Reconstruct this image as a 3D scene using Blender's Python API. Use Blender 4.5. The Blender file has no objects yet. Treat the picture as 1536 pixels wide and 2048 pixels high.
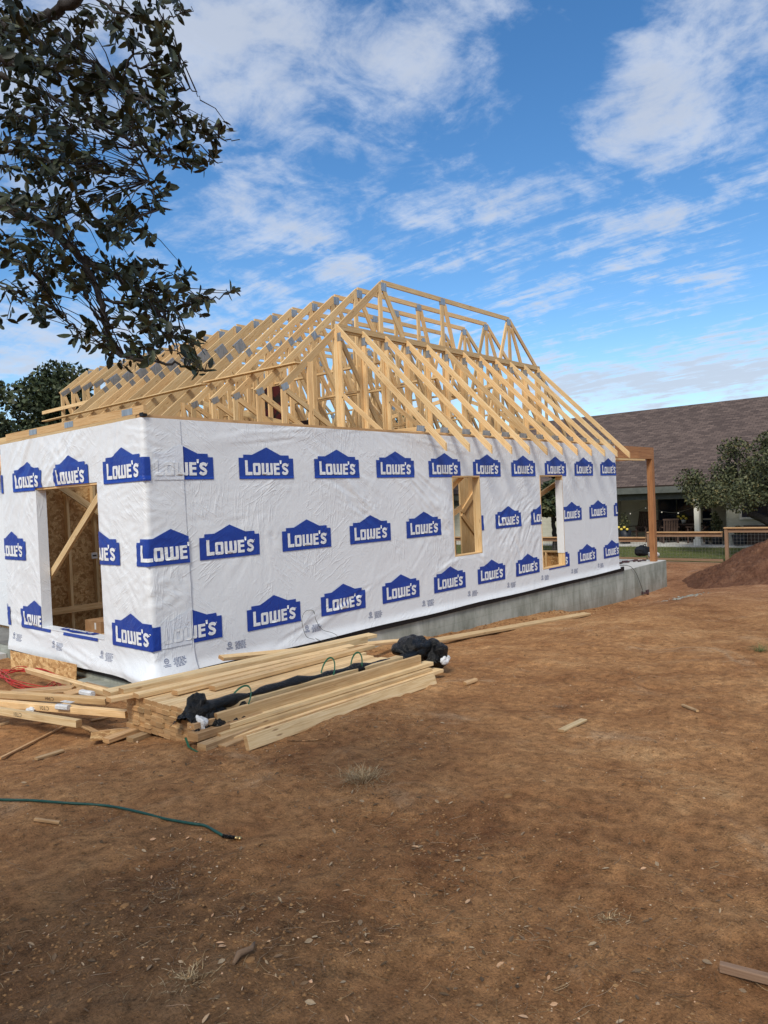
import bpy, bmesh, math, random
import numpy as np
from mathutils import Vector, Matrix
C = bpy.context.scene
rad = math.radians
# ------------------------------------------------------------------ camera
CAM = Vector((-4.198, -7.0214, 1.7842)); FPX = 1475.1
CF = Vector((0.7509, 0.6602, -0.0177)).normalized(); CR = Vector((0.6591, -0.7508, -0.0427)).normalized(); CU = CR.cross(CF).normalized(); CR = CF.cross(CU).normalized()
cd = bpy.data.cameras.new('camera'); co = bpy.data.objects.new('camera', cd); C.collection.objects.link(co); C.camera = co
cd.sensor_fit = 'VERTICAL'; cd.sensor_height = 36; cd.sensor_width = 27; cd.lens = FPX / 2048 * 36; cd.clip_end = 4000; cd.clip_start = .05
m = Matrix((CR, CU, -CF)).transposed().to_4x4(); m.translation = CAM; co.matrix_world = m
def ray(px, py): return CF + CR * ((px - 768) / FPX) - CU * ((py - 1024) / FPX)
def at(px, py, axis, val):            # the point of an axis plane (0 x, 1 y, 2 z) seen at a pixel of the photograph
    d = ray(px, py); return CAM + d * ((val - CAM[axis]) / d[axis])
# ------------------------------------------------------------------ light
SUN_AZ, SUN_EL = rad(206), rad(44)    # direction to the sun
sd = Vector((math.cos(SUN_AZ) * math.cos(SUN_EL), math.sin(SUN_AZ) * math.cos(SUN_EL), math.sin(SUN_EL)))
L = bpy.data.lights.new('sun', 'SUN'); L.energy = 2.3; L.angle = rad(15); L.color = (1, .93, .82)
lo = bpy.data.objects.new('sun', L); C.collection.objects.link(lo); lo.rotation_euler = sd.to_track_quat('Z', 'Y').to_euler()
C.view_settings.view_transform = 'Standard'; C.view_settings.look = 'None'; C.view_settings.exposure = 0.45; C.view_settings.gamma = 1
C.cycles.max_bounces = 6; C.cycles.transparent_max_bounces = 6; C.cycles.use_denoising = True
# ------------------------------------------------------------------ node helpers
class NT:
    def __init__(s, t): s.t = t; s.n = t.nodes; s.l = t.links
    def new(s, typ, **kw):
        n = s.n.new(typ)
        for k, v in kw.items(): setattr(n, k, v)
        return n
    def put(s, sock, v):
        if isinstance(v, bpy.types.NodeSocket): s.l.new(v, sock)
        elif v is not None: sock.default_value = v
    def math(s, op, a, b=None, c=None, clamp=False):
        n = s.new('ShaderNodeMath', operation=op, use_clamp=clamp); s.put(n.inputs[0], a)
        if b is not None: s.put(n.inputs[1], b)
        if c is not None: s.put(n.inputs[2], c)
        return n.outputs[0]
    def vmath(s, op, a, b=None, out=0):
        n = s.new('ShaderNodeVectorMath', operation=op); s.put(n.inputs[0], a)
        if b is not None: s.put(n.inputs[1], b)
        return n.outputs[out]
    def comb(s, x, y, z):
        n = s.new('ShaderNodeCombineXYZ'); s.put(n.inputs[0], x); s.put(n.inputs[1], y); s.put(n.inputs[2], z); return n.outputs[0]
    def sep(s, v): n = s.new('ShaderNodeSeparateXYZ'); s.put(n.inputs[0], v); return n.outputs
    def noise(s, v, scale, detail=3, rough=.55, dist=0, out=0):
        n = s.new('ShaderNodeTexNoise'); s.put(n.inputs['Vector'], v); n.inputs['Scale'].default_value = scale
        n.inputs['Detail'].default_value = detail; n.inputs['Roughness'].default_value = rough; n.inputs['Distortion'].default_value = dist
        return n.outputs[out]
    def voro(s, v, scale, out='Distance', feature='F1', rnd=1):
        n = s.new('ShaderNodeTexVoronoi', feature=feature); s.put(n.inputs['Vector'], v); n.inputs['Scale'].default_value = scale; n.inputs['Randomness'].default_value = rnd
        return n.outputs[out]
    def ramp(s, f, stops, interp='LINEAR'):
        n = s.new('ShaderNodeValToRGB'); s.put(n.inputs[0], f); r = n.color_ramp; r.interpolation = interp
        while len(r.elements) < len(stops): r.elements.new(.5)
        for e, (p, c) in zip(r.elements, stops):
            e.position = p; e.color = (c, c, c, 1) if isinstance(c, (int, float)) else (*c, 1)
        return n.outputs[0]
    def mix(s, f, a, b, mode='MIX'):
        n = s.new('ShaderNodeMix', data_type='RGBA', blend_type=mode); s.put(n.inputs[0], f)
        for i, v in ((6, a), (7, b)):
            if isinstance(v, tuple) and len(v) == 3: v = (*v, 1)
            s.put(n.inputs[i], v)
        return n.outputs[2]
    def maprange(s, v, a, b, c=0, d=1, smooth=False):
        n = s.new('ShaderNodeMapRange', interpolation_type='SMOOTHSTEP' if smooth else 'LINEAR'); s.put(n.inputs[0], v)
        for i, x in enumerate((a, b, c, d)): n.inputs[i + 1].default_value = x
        return n.outputs[0]
    def bump(s, h, strength=.3, dist=.01):
        n = s.new('ShaderNodeBump'); s.put(n.inputs['Height'], h); n.inputs['Strength'].default_value = strength; n.inputs['Distance'].default_value = dist; return n.outputs[0]
MATS = {}
def mat(name, fn, rough=.8, spec=.3, metal=0, **kw):
    m = bpy.data.materials.new(name); m.use_nodes = True; t = NT(m.node_tree); t.n.clear()
    out = t.new('ShaderNodeOutputMaterial'); b = t.new('ShaderNodeBsdfPrincipled'); t.l.new(b.outputs[0], out.inputs[0])
    b.inputs['Roughness'].default_value = rough; b.inputs['Specular IOR Level'].default_value = spec; b.inputs['Metallic'].default_value = metal
    for k, v in kw.items(): b.inputs[k].default_value = v
    if callable(fn):
        r = fn(t, b)
        if r is not None: t.l.new(r, b.inputs['Base Color'])
    else: b.inputs['Base Color'].default_value = (*fn, 1)
    MATS[name] = m; return m
def geo(t): return t.new('ShaderNodeNewGeometry').outputs['Position']
def tone(t): return t.new('ShaderNodeAttribute', attribute_name='tone').outputs['Fac']
def uvn(t): return t.new('ShaderNodeUVMap').outputs[0]
# ------------------------------------------------------------------ world: physical sky with broken cloud and streaks
w = bpy.data.worlds.new('World'); C.world = w; w.use_nodes = True; t = NT(w.node_tree); t.n.clear()
wo = t.new('ShaderNodeOutputWorld'); bg = t.new('ShaderNodeBackground'); t.l.new(bg.outputs[0], wo.inputs[0]); bg.inputs[1].default_value = 0.1
sky = t.new('ShaderNodeTexSky', sky_type='NISHITA'); sky.sun_disc = False; sky.sun_elevation = SUN_EL; sky.sun_rotation = math.pi / 2 - SUN_AZ
sky.air_density = 1.0; sky.dust_density = .3; sky.ozone_density = 3.0
hs = t.new('ShaderNodeHueSaturation'); hs.inputs['Saturation'].default_value = 1.24; hs.inputs['Value'].default_value = 1.2; t.l.new(sky.outputs[0], hs.inputs['Color'])
dirv = t.new('ShaderNodeTexCoord').outputs['Generated']; dx, dy, dz = t.sep(dirv)
az = t.math('ARCTAN2', dy, dx); el = t.math('ARCSINE', dz)
zz = t.math('ADD', t.math('MAXIMUM', dz, 0), .16)
P = t.comb(t.math('DIVIDE', dx, zz), t.math('DIVIDE', dy, zz), 0)
n1 = t.noise(P, 4.6, 10, .62, .5); n2 = t.noise(P, 13.0, 8, .66, .3)
base = t.math('ADD', t.math('MULTIPLY_ADD', n1, 1.25, -.28), t.math('MULTIPLY', n2, .55))
def azel(px, py):
    d = ray(px, py).normalized(); return math.atan2(d.y, d.x), math.asin(d.z)
blobs = [(520, 60, 250, 110, 0, .20), (880, 150, 150, 130, 25, .22), (580, 260, 150, 90, 30, .20), (1400, 90, 230, 140, -12, .22), (1400, 220, 160, 80, -8, .13),
         (520, 430, 150, 55, 25, .24), (640, 480, 90, 30, 10, .12), (820, 420, 110, 45, 0, .20), (1120, 350, 170, 50, -8, .22), (1060, 420, 120, 40, -15, .14), (1150, 510, 420, 50, -17, .02), (1430, 420, 260, 50, -20, .04),
         (1150, 620, 520, 34, -10, .02), (1420, 745, 330, 55, -2, .34), (1180, 770, 200, 30, 0, .2), (110, 700, 300, 90, 0, .30), (130, 90, 300, 200, 0, .22), (430, 600, 170, 50, 0, .12), (620, 560, 160, 26, -8, .10),
         (1090, 190, 60, 170, 0, -.30), (1190, 60, 50, 120, 10, -.2), (960, 330, 120, 40, 0, -.14), (1310, 660, 300, 22, -8, -.20), (700, 350, 150, 40, 10, -.20), (1300, 300, 90, 30, -10, -.14), (420, 330, 120, 50, 0, -.14), (640, 380, 60, 40, 0, -.12), (900, 560, 200, 20, -5, -.08)]
acc = base
for (px, py, rx, ry, ang, wt) in blobs:
    a0, e0 = azel(px, py); k = math.cos(e0); u = t.math('MULTIPLY', t.math('SUBTRACT', a0, az), k); v = t.math('SUBTRACT', e0, el)
    c, s = math.cos(rad(ang)), math.sin(rad(ang))
    p = t.math('DIVIDE', t.math('ADD', t.math('MULTIPLY', u, c), t.math('MULTIPLY', v, s)), rx / FPX)
    q = t.math('DIVIDE', t.math('SUBTRACT', t.math('MULTIPLY', v, c), t.math('MULTIPLY', u, s)), ry / FPX)
    r2 = t.math('ADD', t.math('MULTIPLY', p, p), t.math('MULTIPLY', q, q))
    acc = t.math('ADD', acc, t.math('MULTIPLY', t.math('EXPONENT', t.math('MULTIPLY', r2, -1)), wt))
ca, sa = math.cos(rad(-87)), math.sin(rad(-87))
Ps = t.comb(t.math('MULTIPLY', t.math('ADD', t.math('MULTIPLY', t.sep(P)[0], ca), t.math('MULTIPLY', t.sep(P)[1], sa)), 1.1), t.math('MULTIPLY', t.math('SUBTRACT', t.math('MULTIPLY', t.sep(P)[1], ca), t.math('MULTIPLY', t.sep(P)[0], sa)), 6.5), 0)
streak = t.math('MAXIMUM', t.noise(Ps, 1.5, 9, .66, .35), t.math('MULTIPLY', t.noise(Ps, 3.1, 9, .7, .25), .96))
low = t.math('MULTIPLY', t.math('MULTIPLY', t.maprange(el, rad(12), rad(27), 1, 0, True), t.maprange(az, rad(58), rad(38), .25, 1, True)), t.maprange(el, rad(3), rad(8), .3, 1, True))
acc = t.math('ADD', acc, t.math('MULTIPLY', t.math('SUBTRACT', streak, .5), t.math('MULTIPLY_ADD', low, 1.9, .10)))
away = t.math('ADD', t.math('MULTIPLY', dx, .75), t.math('MULTIPLY', dy, .66))
acc = t.math('ADD', acc, t.maprange(away, .45, -.1, 0, .42, True)); acc = t.math('ADD', acc, t.maprange(el, rad(38), rad(55), 0, .25, True))  # unseen cloud added behind and overhead to make the ambient light more neutral
dens = t.maprange(acc, .60, 1.10, 0, 1, True)
thick = t.maprange(t.math('ADD', acc, t.math('MULTIPLY', t.math('SUBTRACT', t.noise(P, 6, 5), .5), .5)), .7, 1.15, 0, 1, True)
cloud = t.mix(thick, (5.2, 5.75, 6.8), (4.3, 4.75, 5.6))
haze = t.maprange(el, rad(-2), rad(13), .55, 0, True)
skyc = t.mix(haze, hs.outputs[0], (4.2, 5.6, 7.3))
fin = t.mix(t.math('MULTIPLY', dens, .84), skyc, cloud)
t.l.new(fin, bg.inputs[0])
# ------------------------------------------------------------------ numpy noise
def _h(ix, iy, seed):
    n = (ix.astype(np.int64) * 374761393 + iy.astype(np.int64) * 668265263 + seed * 982451653) & 0xffffffff
    n = ((n ^ (n >> 13)) * 1274126177) & 0xffffffff
    return ((n ^ (n >> 16)) & 0xffff) / 65535.0
def vnoise(x, y, seed=0):
    x = np.asarray(x, float); y = np.asarray(y, float); ix = np.floor(x); iy = np.floor(y); fx = x - ix; fy = y - iy
    fx = fx * fx * (3 - 2 * fx); fy = fy * fy * (3 - 2 * fy)
    a = _h(ix, iy, seed); b = _h(ix + 1, iy, seed); c = _h(ix, iy + 1, seed); d = _h(ix + 1, iy + 1, seed)
    return (a + (b - a) * fx) * (1 - fy) + (c + (d - c) * fx) * fy - .5
def fbm(x, y, o=4, seed=0):
    r = 0; a = 1.
    for i in range(o): r = r + a * vnoise(np.asarray(x) * 2 ** i, np.asarray(y) * 2 ** i, seed + i); a *= .5
    return r
# ------------------------------------------------------------------ ground height
def sstep(x, a, b): q = np.clip((x - a) / (b - a), 0, 1); return q * q * (3 - 2 * q)
def gbase(x, y):
    x = np.asarray(x, float); y = np.asarray(y, float)
    wall = np.interp(x, [-6, -3, 0, 4.25, 6.7, 9.5, 11, 14.7, 19, 25, 60], [-.22, -.22, -.24, -.37, -.5, -.68, -.8, -.8, -.62, -.5, -.5])
    near = np.interp(x, [-6, -4, 0, 6, 12, 20, 60], [.1, .1, .0, -.22, -.46, -.62, -.5])
    tt = sstep(-y, .2, 2.6)
    return wall * (1 - tt) + near * tt
def ground(x, y):
    x = np.asarray(x, float); y = np.asarray(y, float)
    z = gbase(x, y)
    d = np.hypot(x + 2, y + 4); f = np.clip(1.3 - d / 30, .15, 1)
    bumpy = .075 * fbm(x * .55, y * .55, 3, 5) + .034 * fbm(x * 2.3, y * 2.3, 3, 9) + .030 * np.abs(fbm(x * 5, y * 3.4, 2, 19)) + .010 * fbm(x * 13, y * 13, 2, 23)
    berm = .10 * np.exp(-((x - 8.6) / 1.0) ** 2 - ((y + .1) / .35) ** 2) + .05 * np.exp(-((x - 6.4) / .8) ** 2 - ((y + .1) / .3) ** 2)
    far = sstep(x, 17.8, 19)
    return z + (bumpy * f + berm) * (1 - far)
def gz(x, y): return float(ground(x, y))
# ------------------------------------------------------------------ mesh builder
R = random.Random(7)
class MB:
    def __init__(s): s.v = []; s.f = []; s.uv = []; s.tn = []; s.mi = []; s.sm = []
    def face(s, ids, uv, tn, mi=0, sm=False): s.f.append(ids); s.uv.append(uv); s.tn.append(tn); s.mi.append(mi); s.sm.append(sm)
    def beam(s, p0, p1, w, h, up=(0, 0, 1), tn=None, roll=0, mi=0, ch=0):
        p0 = Vector(p0); p1 = Vector(p1); d = p1 - p0; ln = d.length; d.normalize(); up = Vector(up)
        if abs(d.dot(up.normalized())) > .999: up = Vector((0, 1, 0))
        sd_ = d.cross(up).normalized(); u2 = sd_.cross(d).normalized()
        if roll: q = Matrix.Rotation(roll, 3, d); sd_ = q @ sd_; u2 = q @ u2
        if tn is None: tn = R.random()
        a, b = w / 2, h / 2; ou, ov = R.random() * 20, R.random() * 20
        if ch: pr = [(-a + ch, -b), (a - ch, -b), (a, -b + ch), (a, b - ch), (a - ch, b), (-a + ch, b), (-a, b - ch), (-a, -b + ch)]
        else: pr = [(-a, -b), (a, -b), (a, b), (-a, b)]
        n = len(pr); k = len(s.v)
        for P_ in (p0, p1):
            for (x, y) in pr: s.v.append(P_ + sd_ * x + u2 * y)
        pos = ov
        for i in range(n):
            j = (i + 1) % n; l = math.hypot(pr[j][0] - pr[i][0], pr[j][1] - pr[i][1])
            s.face((k + i, k + n + i, k + n + j, k + j), [(ou, pos), (ou + ln, pos), (ou + ln, pos + l), (ou, pos + l)], tn, mi); pos += l
        e = [(ou + x * .3, ov + y + 3) for x, y in pr]
        s.face(tuple(range(k, k + n)), e, tn, mi); s.face(tuple(range(k + 2 * n - 1, k + n - 1, -1)), e[::-1], tn, mi)
        return s
    def box(s, x0, x1, y0, y1, z0, z1, tn=.5, mi=0):
        dx_, dy_, dz_ = x1 - x0, y1 - y0, z1 - z0
        if dz_ >= dx_ and dz_ >= dy_: return s.beam(((x0 + x1) / 2, (y0 + y1) / 2, z0), ((x0 + x1) / 2, (y0 + y1) / 2, z1), dx_, dy_, (0, 1, 0), tn, mi=mi)
        if dx_ >= dy_: return s.beam((x0, (y0 + y1) / 2, (z0 + z1) / 2), (x1, (y0 + y1) / 2, (z0 + z1) / 2), dy_, dz_, tn=tn, mi=mi)
        return s.beam(((x0 + x1) / 2, y0, (z0 + z1) / 2), ((x0 + x1) / 2, y1, (z0 + z1) / 2), dx_, dz_, tn=tn, mi=mi)
    def quad(s, a, b, c, d, tn=.5, mi=0, uv=None):
        k = len(s.v); s.v += [Vector(a), Vector(b), Vector(c), Vector(d)]
        l1 = (Vector(b) - Vector(a)).length; l2 = (Vector(d) - Vector(a)).length
        s.face((k, k + 1, k + 2, k + 3), uv or [(0, 0), (l1, 0), (l1, l2), (0, l2)], tn, mi); return s
    def tube(s, pts, rads, seg=8, tn=.5, mi=0, cap=True):
        pts = [Vector(p) for p in pts]; n = len(pts)
        if not hasattr(rads, '__len__'): rads = [rads] * n
        k = len(s.v); up = Vector((.13, .21, 1)).normalized(); ln = 0
        for i, p in enumerate(pts):
            d = (pts[min(i + 1, n - 1)] - pts[max(i - 1, 0)]).normalized()
            a = d.cross(up)
            if a.length < .05: a = d.cross(Vector((1, 0, 0)))
            a.normalize(); b = a.cross(d)
            for j in range(seg):
                th = 2 * math.pi * j / seg; s.v.append(p + (a * math.cos(th) + b * math.sin(th)) * rads[i])
        for i in range(n - 1):
            l2 = ln + (pts[i + 1] - pts[i]).length
            for j in range(seg):
                q = (j + 1) % seg
                s.face((k + i * seg + j, k + i * seg + q, k + (i + 1) * seg + q, k + (i + 1) * seg + j), [(ln, j / seg), (ln, (j + 1) / seg), (l2, (j + 1) / seg), (l2, j / seg)], tn, mi, True)
            ln = l2
        if cap:
            s.face(tuple(range(k + seg - 1, k - 1, -1)), [(0, 0)] * seg, tn, mi); s.face(tuple(range(k + (n - 1) * seg, k + n * seg)), [(0, 0)] * seg, tn, mi)
        return s
    def blob(s, c, r, seg=10, rings=7, tn=.5, mi=0, jit=0, seed=0):
        k = len(s.v); rr = random.Random(seed)
        rx, ry, rz = r if hasattr(r, '__len__') else (r, r, r)
        for i in range(rings + 1):
            ph = math.pi * i / rings
            for j in range(seg):
                th = 2 * math.pi * j / seg; q = 1 + (rr.random() - .5) * jit
                s.v.append(Vector((c[0] + rx * math.sin(ph) * math.cos(th) * q, c[1] + ry * math.sin(ph) * math.sin(th) * q, c[2] + rz * math.cos(ph) * q)))
        for i in range(rings):
            for j in range(seg):
                q = (j + 1) % seg
                s.face((k + i * seg + j, k + (i + 1) * seg + j, k + (i + 1) * seg + q, k + i * seg + q), [(j * .1, i * .1)] * 4, tn, mi, True)
        return s
    def lathe(s, c, prof, seg=16, tn=.5, mi=0):
        k = len(s.v)
        for (r, z) in prof:
            for j in range(seg): th = 2 * math.pi * j / seg; s.v.append(Vector((c[0] + r * math.cos(th), c[1] + r * math.sin(th), c[2] + z)))
        for i in range(len(prof) - 1):
            for j in range(seg):
                q = (j + 1) % seg; s.face((k + i * seg + j, k + i * seg + q, k + (i + 1) * seg + q, k + (i + 1) * seg + j), [(j / seg, i * .1)] * 4, tn, mi, True)
        return s
    def build(s, name, mats, parent=None, origin=None):
        me = bpy.data.meshes.new(name)
        o3 = Vector(origin) if origin is not None else Vector((0, 0, 0))
        me.from_pydata([tuple(v - o3) for v in s.v], [], s.f)
        ul = me.uv_layers.new(name='UVMap'); fl = [c for f in s.uv for q in f for c in q]; ul.data.foreach_set('uv', fl)
        at_ = me.attributes.new('tone', 'FLOAT', 'FACE'); at_.data.foreach_set('value', s.tn)
        me.polygons.foreach_set('material_index', s.mi); me.polygons.foreach_set('use_smooth', s.sm)
        return finish(name, me, mats, parent, origin)
def finish(name, me, mats, parent=None, origin=None):
    for q in (mats if isinstance(mats, (list, tuple)) else [mats]): me.materials.append(MATS[q] if isinstance(q, str) else q)
    o = bpy.data.objects.new(name, me); C.collection.objects.link(o)
    if origin is not None: o.location = origin
    if parent is not None:
        o.parent = parent
        if origin is None: o.location = -parent.location   # meshes are written in world coordinates
        else: o.location = Vector(origin) - parent.location
        if parent.parent is not None and parent.type == 'MESH': o.location = (0, 0, 0) if origin is None else origin
    return o
def np_mesh(name, V, F, mats, parent=None, tn=None, uv=None, smooth=True, origin=None):
    V = np.asarray(V, np.float32); F = np.asarray(F, np.int32); me = bpy.data.meshes.new(name)
    if origin is not None: V = V - np.array(origin, np.float32)
    me.vertices.add(len(V)); me.vertices.foreach_set('co', V.ravel()); nf, k = F.shape
    me.loops.add(nf * k); me.loops.foreach_set('vertex_index', F.ravel()); me.polygons.add(nf)
    me.polygons.foreach_set('loop_start', np.arange(nf, dtype=np.int32) * k); me.polygons.foreach_set('loop_total', np.full(nf, k, np.int32))
    if uv is not None: ul = me.uv_layers.new(name='UVMap'); ul.data.foreach_set('uv', np.asarray(uv, np.float32)[F.ravel()].ravel())
    if tn is not None: a = me.attributes.new('tone', 'FLOAT', 'FACE'); a.data.foreach_set('value', np.asarray(tn, np.float32))
    me.polygons.foreach_set('use_smooth', np.full(nf, smooth)); me.update(calc_edges=True); me.validate()
    return finish(name, me, mats, parent, origin)
def tag(o, label=None, cat=None, group=None, kind=None):
    for k_, v_ in (('label', label), ('category', cat), ('group', group), ('kind', kind)):
        if v_: o[k_] = v_
    return o
def thing(name, loc, label, cat, group=None):
    o = bpy.data.objects.new(name, None); C.collection.objects.link(o); o.location = loc; o.empty_display_size = .2
    return tag(o, label, cat, group)
# ------------------------------------------------------------------ materials
def wood(c1, c2, c3, knots=True, dirt=0):
    def fn(t, b):
        uv = uvn(t); u, v, _ = t.sep(uv); g = t.comb(t.math('MULTIPLY', u, 1.3), t.math('MULTIPLY', v, 34), 0)
        n = t.noise(g, 1.6, 5, .6, 1.2); n2 = t.noise(uv, 2.2, 3)
        col = t.ramp(n, [(.28, c3), (.47, c1), (.70, c2)])
        tn = tone(t); col = t.mix(t.math('MULTIPLY', tn, .55), col, t.mix(1, col, (1.12, .93, .78), 'MULTIPLY'))
        col = t.mix(1, col, t.ramp(t.math('ADD', t.math('MULTIPLY', t.math('FRACT', t.math('MULTIPLY', tn, 7.31)), .7), t.math('MULTIPLY', n2, .3)), [(.05, .66), (.5, 1.0), (.95, 1.14)]), 'MULTIPLY')
        if knots:
            kv = t.comb(t.math('MULTIPLY', u, 1.6), t.math('MULTIPLY', v, 8), 0); d = t.voro(kv, 1.5)
            col = t.mix(t.maprange(d, .05, .12, .75, 0, True), col, (.20, .095, .035))
        if dirt: col = t.mix(t.math('MULTIPLY', t.maprange(t.noise(geo(t), 3.5, 4), .5, .75, 0, 1), dirt), col, (.14, .075, .04))
        t.l.new(t.bump(n, .25, .002), b.inputs['Normal']); return col
    return fn
mat('wood_new', wood((.68, .485, .245), (.78, .61, .36), (.50, .30, .12)), .72)
mat('wood_pile', wood((.64, .47, .25), (.75, .59, .36), (.48, .30, .135), True, .25), .72)
mat('wood_scrap', wood((.46, .31, .16), (.56, .41, .25), (.30, .18, .09), True, .6), .8)
mat('wood_cedar', wood((.32, .155, .068), (.41, .215, .10), (.18, .08, .036)), .7)
mat('wood_fence', wood((.235, .15, .095), (.30, .205, .14), (.15, .09, .055)), .75)
mat('wood_end', wood((.42, .26, .12), (.52, .35, .18), (.30, .17, .07), False, .3), .8)
def osb(t, b):
    p = uvn(t); v = t.voro(t.vmath('ADD', p, t.vmath('MULTIPLY', t.noise(p, 9, 2, out=1), (.12, .12, 0))), 26, 'Color'); f = t.sep(v)
    col = t.ramp(f[0], [(0, (.32, .165, .055)), (.5, (.54, .32, .13)), (1, (.72, .50, .24))])
    col = t.mix(t.maprange(t.noise(p, 60, 3), .4, .65, 0, .5), col, (.26, .13, .05)); t.l.new(t.bump(f[0], .3, .003), b.inputs['Normal']); return col
mat('osb', osb, .75)
def wrapm(t, b):
    p = geo(t); n = t.noise(t.vmath('MULTIPLY', p, (1, 1, .45)), 26, 4, .6, 1.5); n2 = t.noise(p, 7, 4, .6, 2.2)
    h = t.math('ADD', t.math('MULTIPLY', t.math('ABSOLUTE', t.math('SUBTRACT', n, .5)), -.5), t.math('ABSOLUTE', t.math('SUBTRACT', n2, .5)))
    x, y, z = t.sep(p); s = t.math('SUBTRACT', x, y); ridge = None
    for (ang, sc, sd_) in ((.55, 1.0, 0), (2.45, 1.15, 7), (1.45, .8, 13)):
        c, sn = math.cos(ang), math.sin(ang)
        u = t.math('ADD', t.math('MULTIPLY', s, c), t.math('MULTIPLY', z, sn)); v = t.math('SUBTRACT', t.math('MULTIPLY', z, c), t.math('MULTIPLY', s, sn))
        n3 = t.noise(t.comb(t.math('MULTIPLY', u, 1.1 * sc), t.math('MULTIPLY', v, 8 * sc), sd_), 1.6, 2, .5, .35)
        r = t.math('EXPONENT', t.math('MULTIPLY', t.math('POWER', t.math('DIVIDE', t.math('SUBTRACT', n3, .5), .022), 2), -1))
        msk = t.maprange(t.noise(t.comb(s, z, sd_ + 3), 1.3, 2), .50, .62, 0, 1, True); r = t.math('MULTIPLY', r, msk); ridge = r if ridge is None else t.math('ADD', ridge, r)
    h = t.math('ADD', h, t.math('MULTIPLY', ridge, .55))
    t.l.new(t.bump(h, .34, .016), b.inputs['Normal'])
    return h
def wrap_white(t, b): wrapm(t, b); p = geo(t); return t.mix(t.maprange(t.noise(p, 1.3, 4), .42, .75, 0, .5), (.75, .785, .815), (.67, .70, .73))
mat('wrap_white', wrap_white, .42, .4)
def blue(t, b): wrapm(t, b); return t.mix(t.noise(geo(t), 5, 3), (.008, .038, .27), (.014, .058, .35))
mat('logo_blue', blue, .4, .4)
def ltr(t, b): wrapm(t, b); return t.mix(0, (.77, .80, .82), (.8, .8, .8))
mat('logo_letters', ltr, .42, .4)
def faded(t, b): wrapm(t, b); return t.mix(0, (.68, .725, .785), (.6, .6, .6))
mat('logo_faded', faded, .42, .4)
def ink(t, b): wrapm(t, b); return t.mix(0, (.16, .19, .30), (.16, .2, .3))
mat('print_ink', ink, .5)
def conc(t, b):
    p = geo(t); n = t.noise(p, 1.6, 6, .62); n2 = t.noise(t.vmath('MULTIPLY', p, (1, 1, .25)), 4.5, 5, .65, 1); x, y, z = t.sep(p)
    col = t.ramp(t.math('ADD', t.math('MULTIPLY', n, .55), t.math('MULTIPLY', n2, .45)), [(.32, (.14, .150, .122)), (.48, (.285, .302, .262)), (.66, (.45, .465, .42))])
    col = t.mix(t.maprange(t.math('ADD', z, t.math('MULTIPLY', n2, .5)), -.62, -.12, .55, 0), col, (.19, .13, .085))
    br = t.new('ShaderNodeTexBrick'); t.put(br.inputs['Vector'], t.comb(t.math('ADD', x, y), z, 0)); br.inputs['Scale'].default_value = 1; br.inputs['Brick Width'].default_value = 2.3; br.inputs['Row Height'].default_value = .27; br.inputs['Mortar Size'].default_value = .006; br.inputs['Mortar Smooth'].default_value = .5
    br.inputs['Color1'].default_value = br.inputs['Color2'].default_value = (1, 1, 1, 1); br.inputs['Mortar'].default_value = (.62, .62, .6, 1)
    col = t.mix(.35, col, t.mix(1, col, br.outputs[0], 'MULTIPLY'))
    vo = t.voro(p, 22); t.l.new(t.bump(t.math('ADD', n2, t.math('MULTIPLY', t.maprange(vo, 0, .1), .25)), .4, .012), b.inputs['Normal']); return col
mat('concrete', conc, .88)
def concp(t, b):
    p = geo(t); n = t.noise(p, 2.6, 6, .62); t.l.new(t.bump(n, .3, .01), b.inputs['Normal']); return t.ramp(n, [(.3, (.42, .42, .40)), (.7, (.60, .60, .57))])
mat('concrete_pale', concp, .88)
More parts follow.
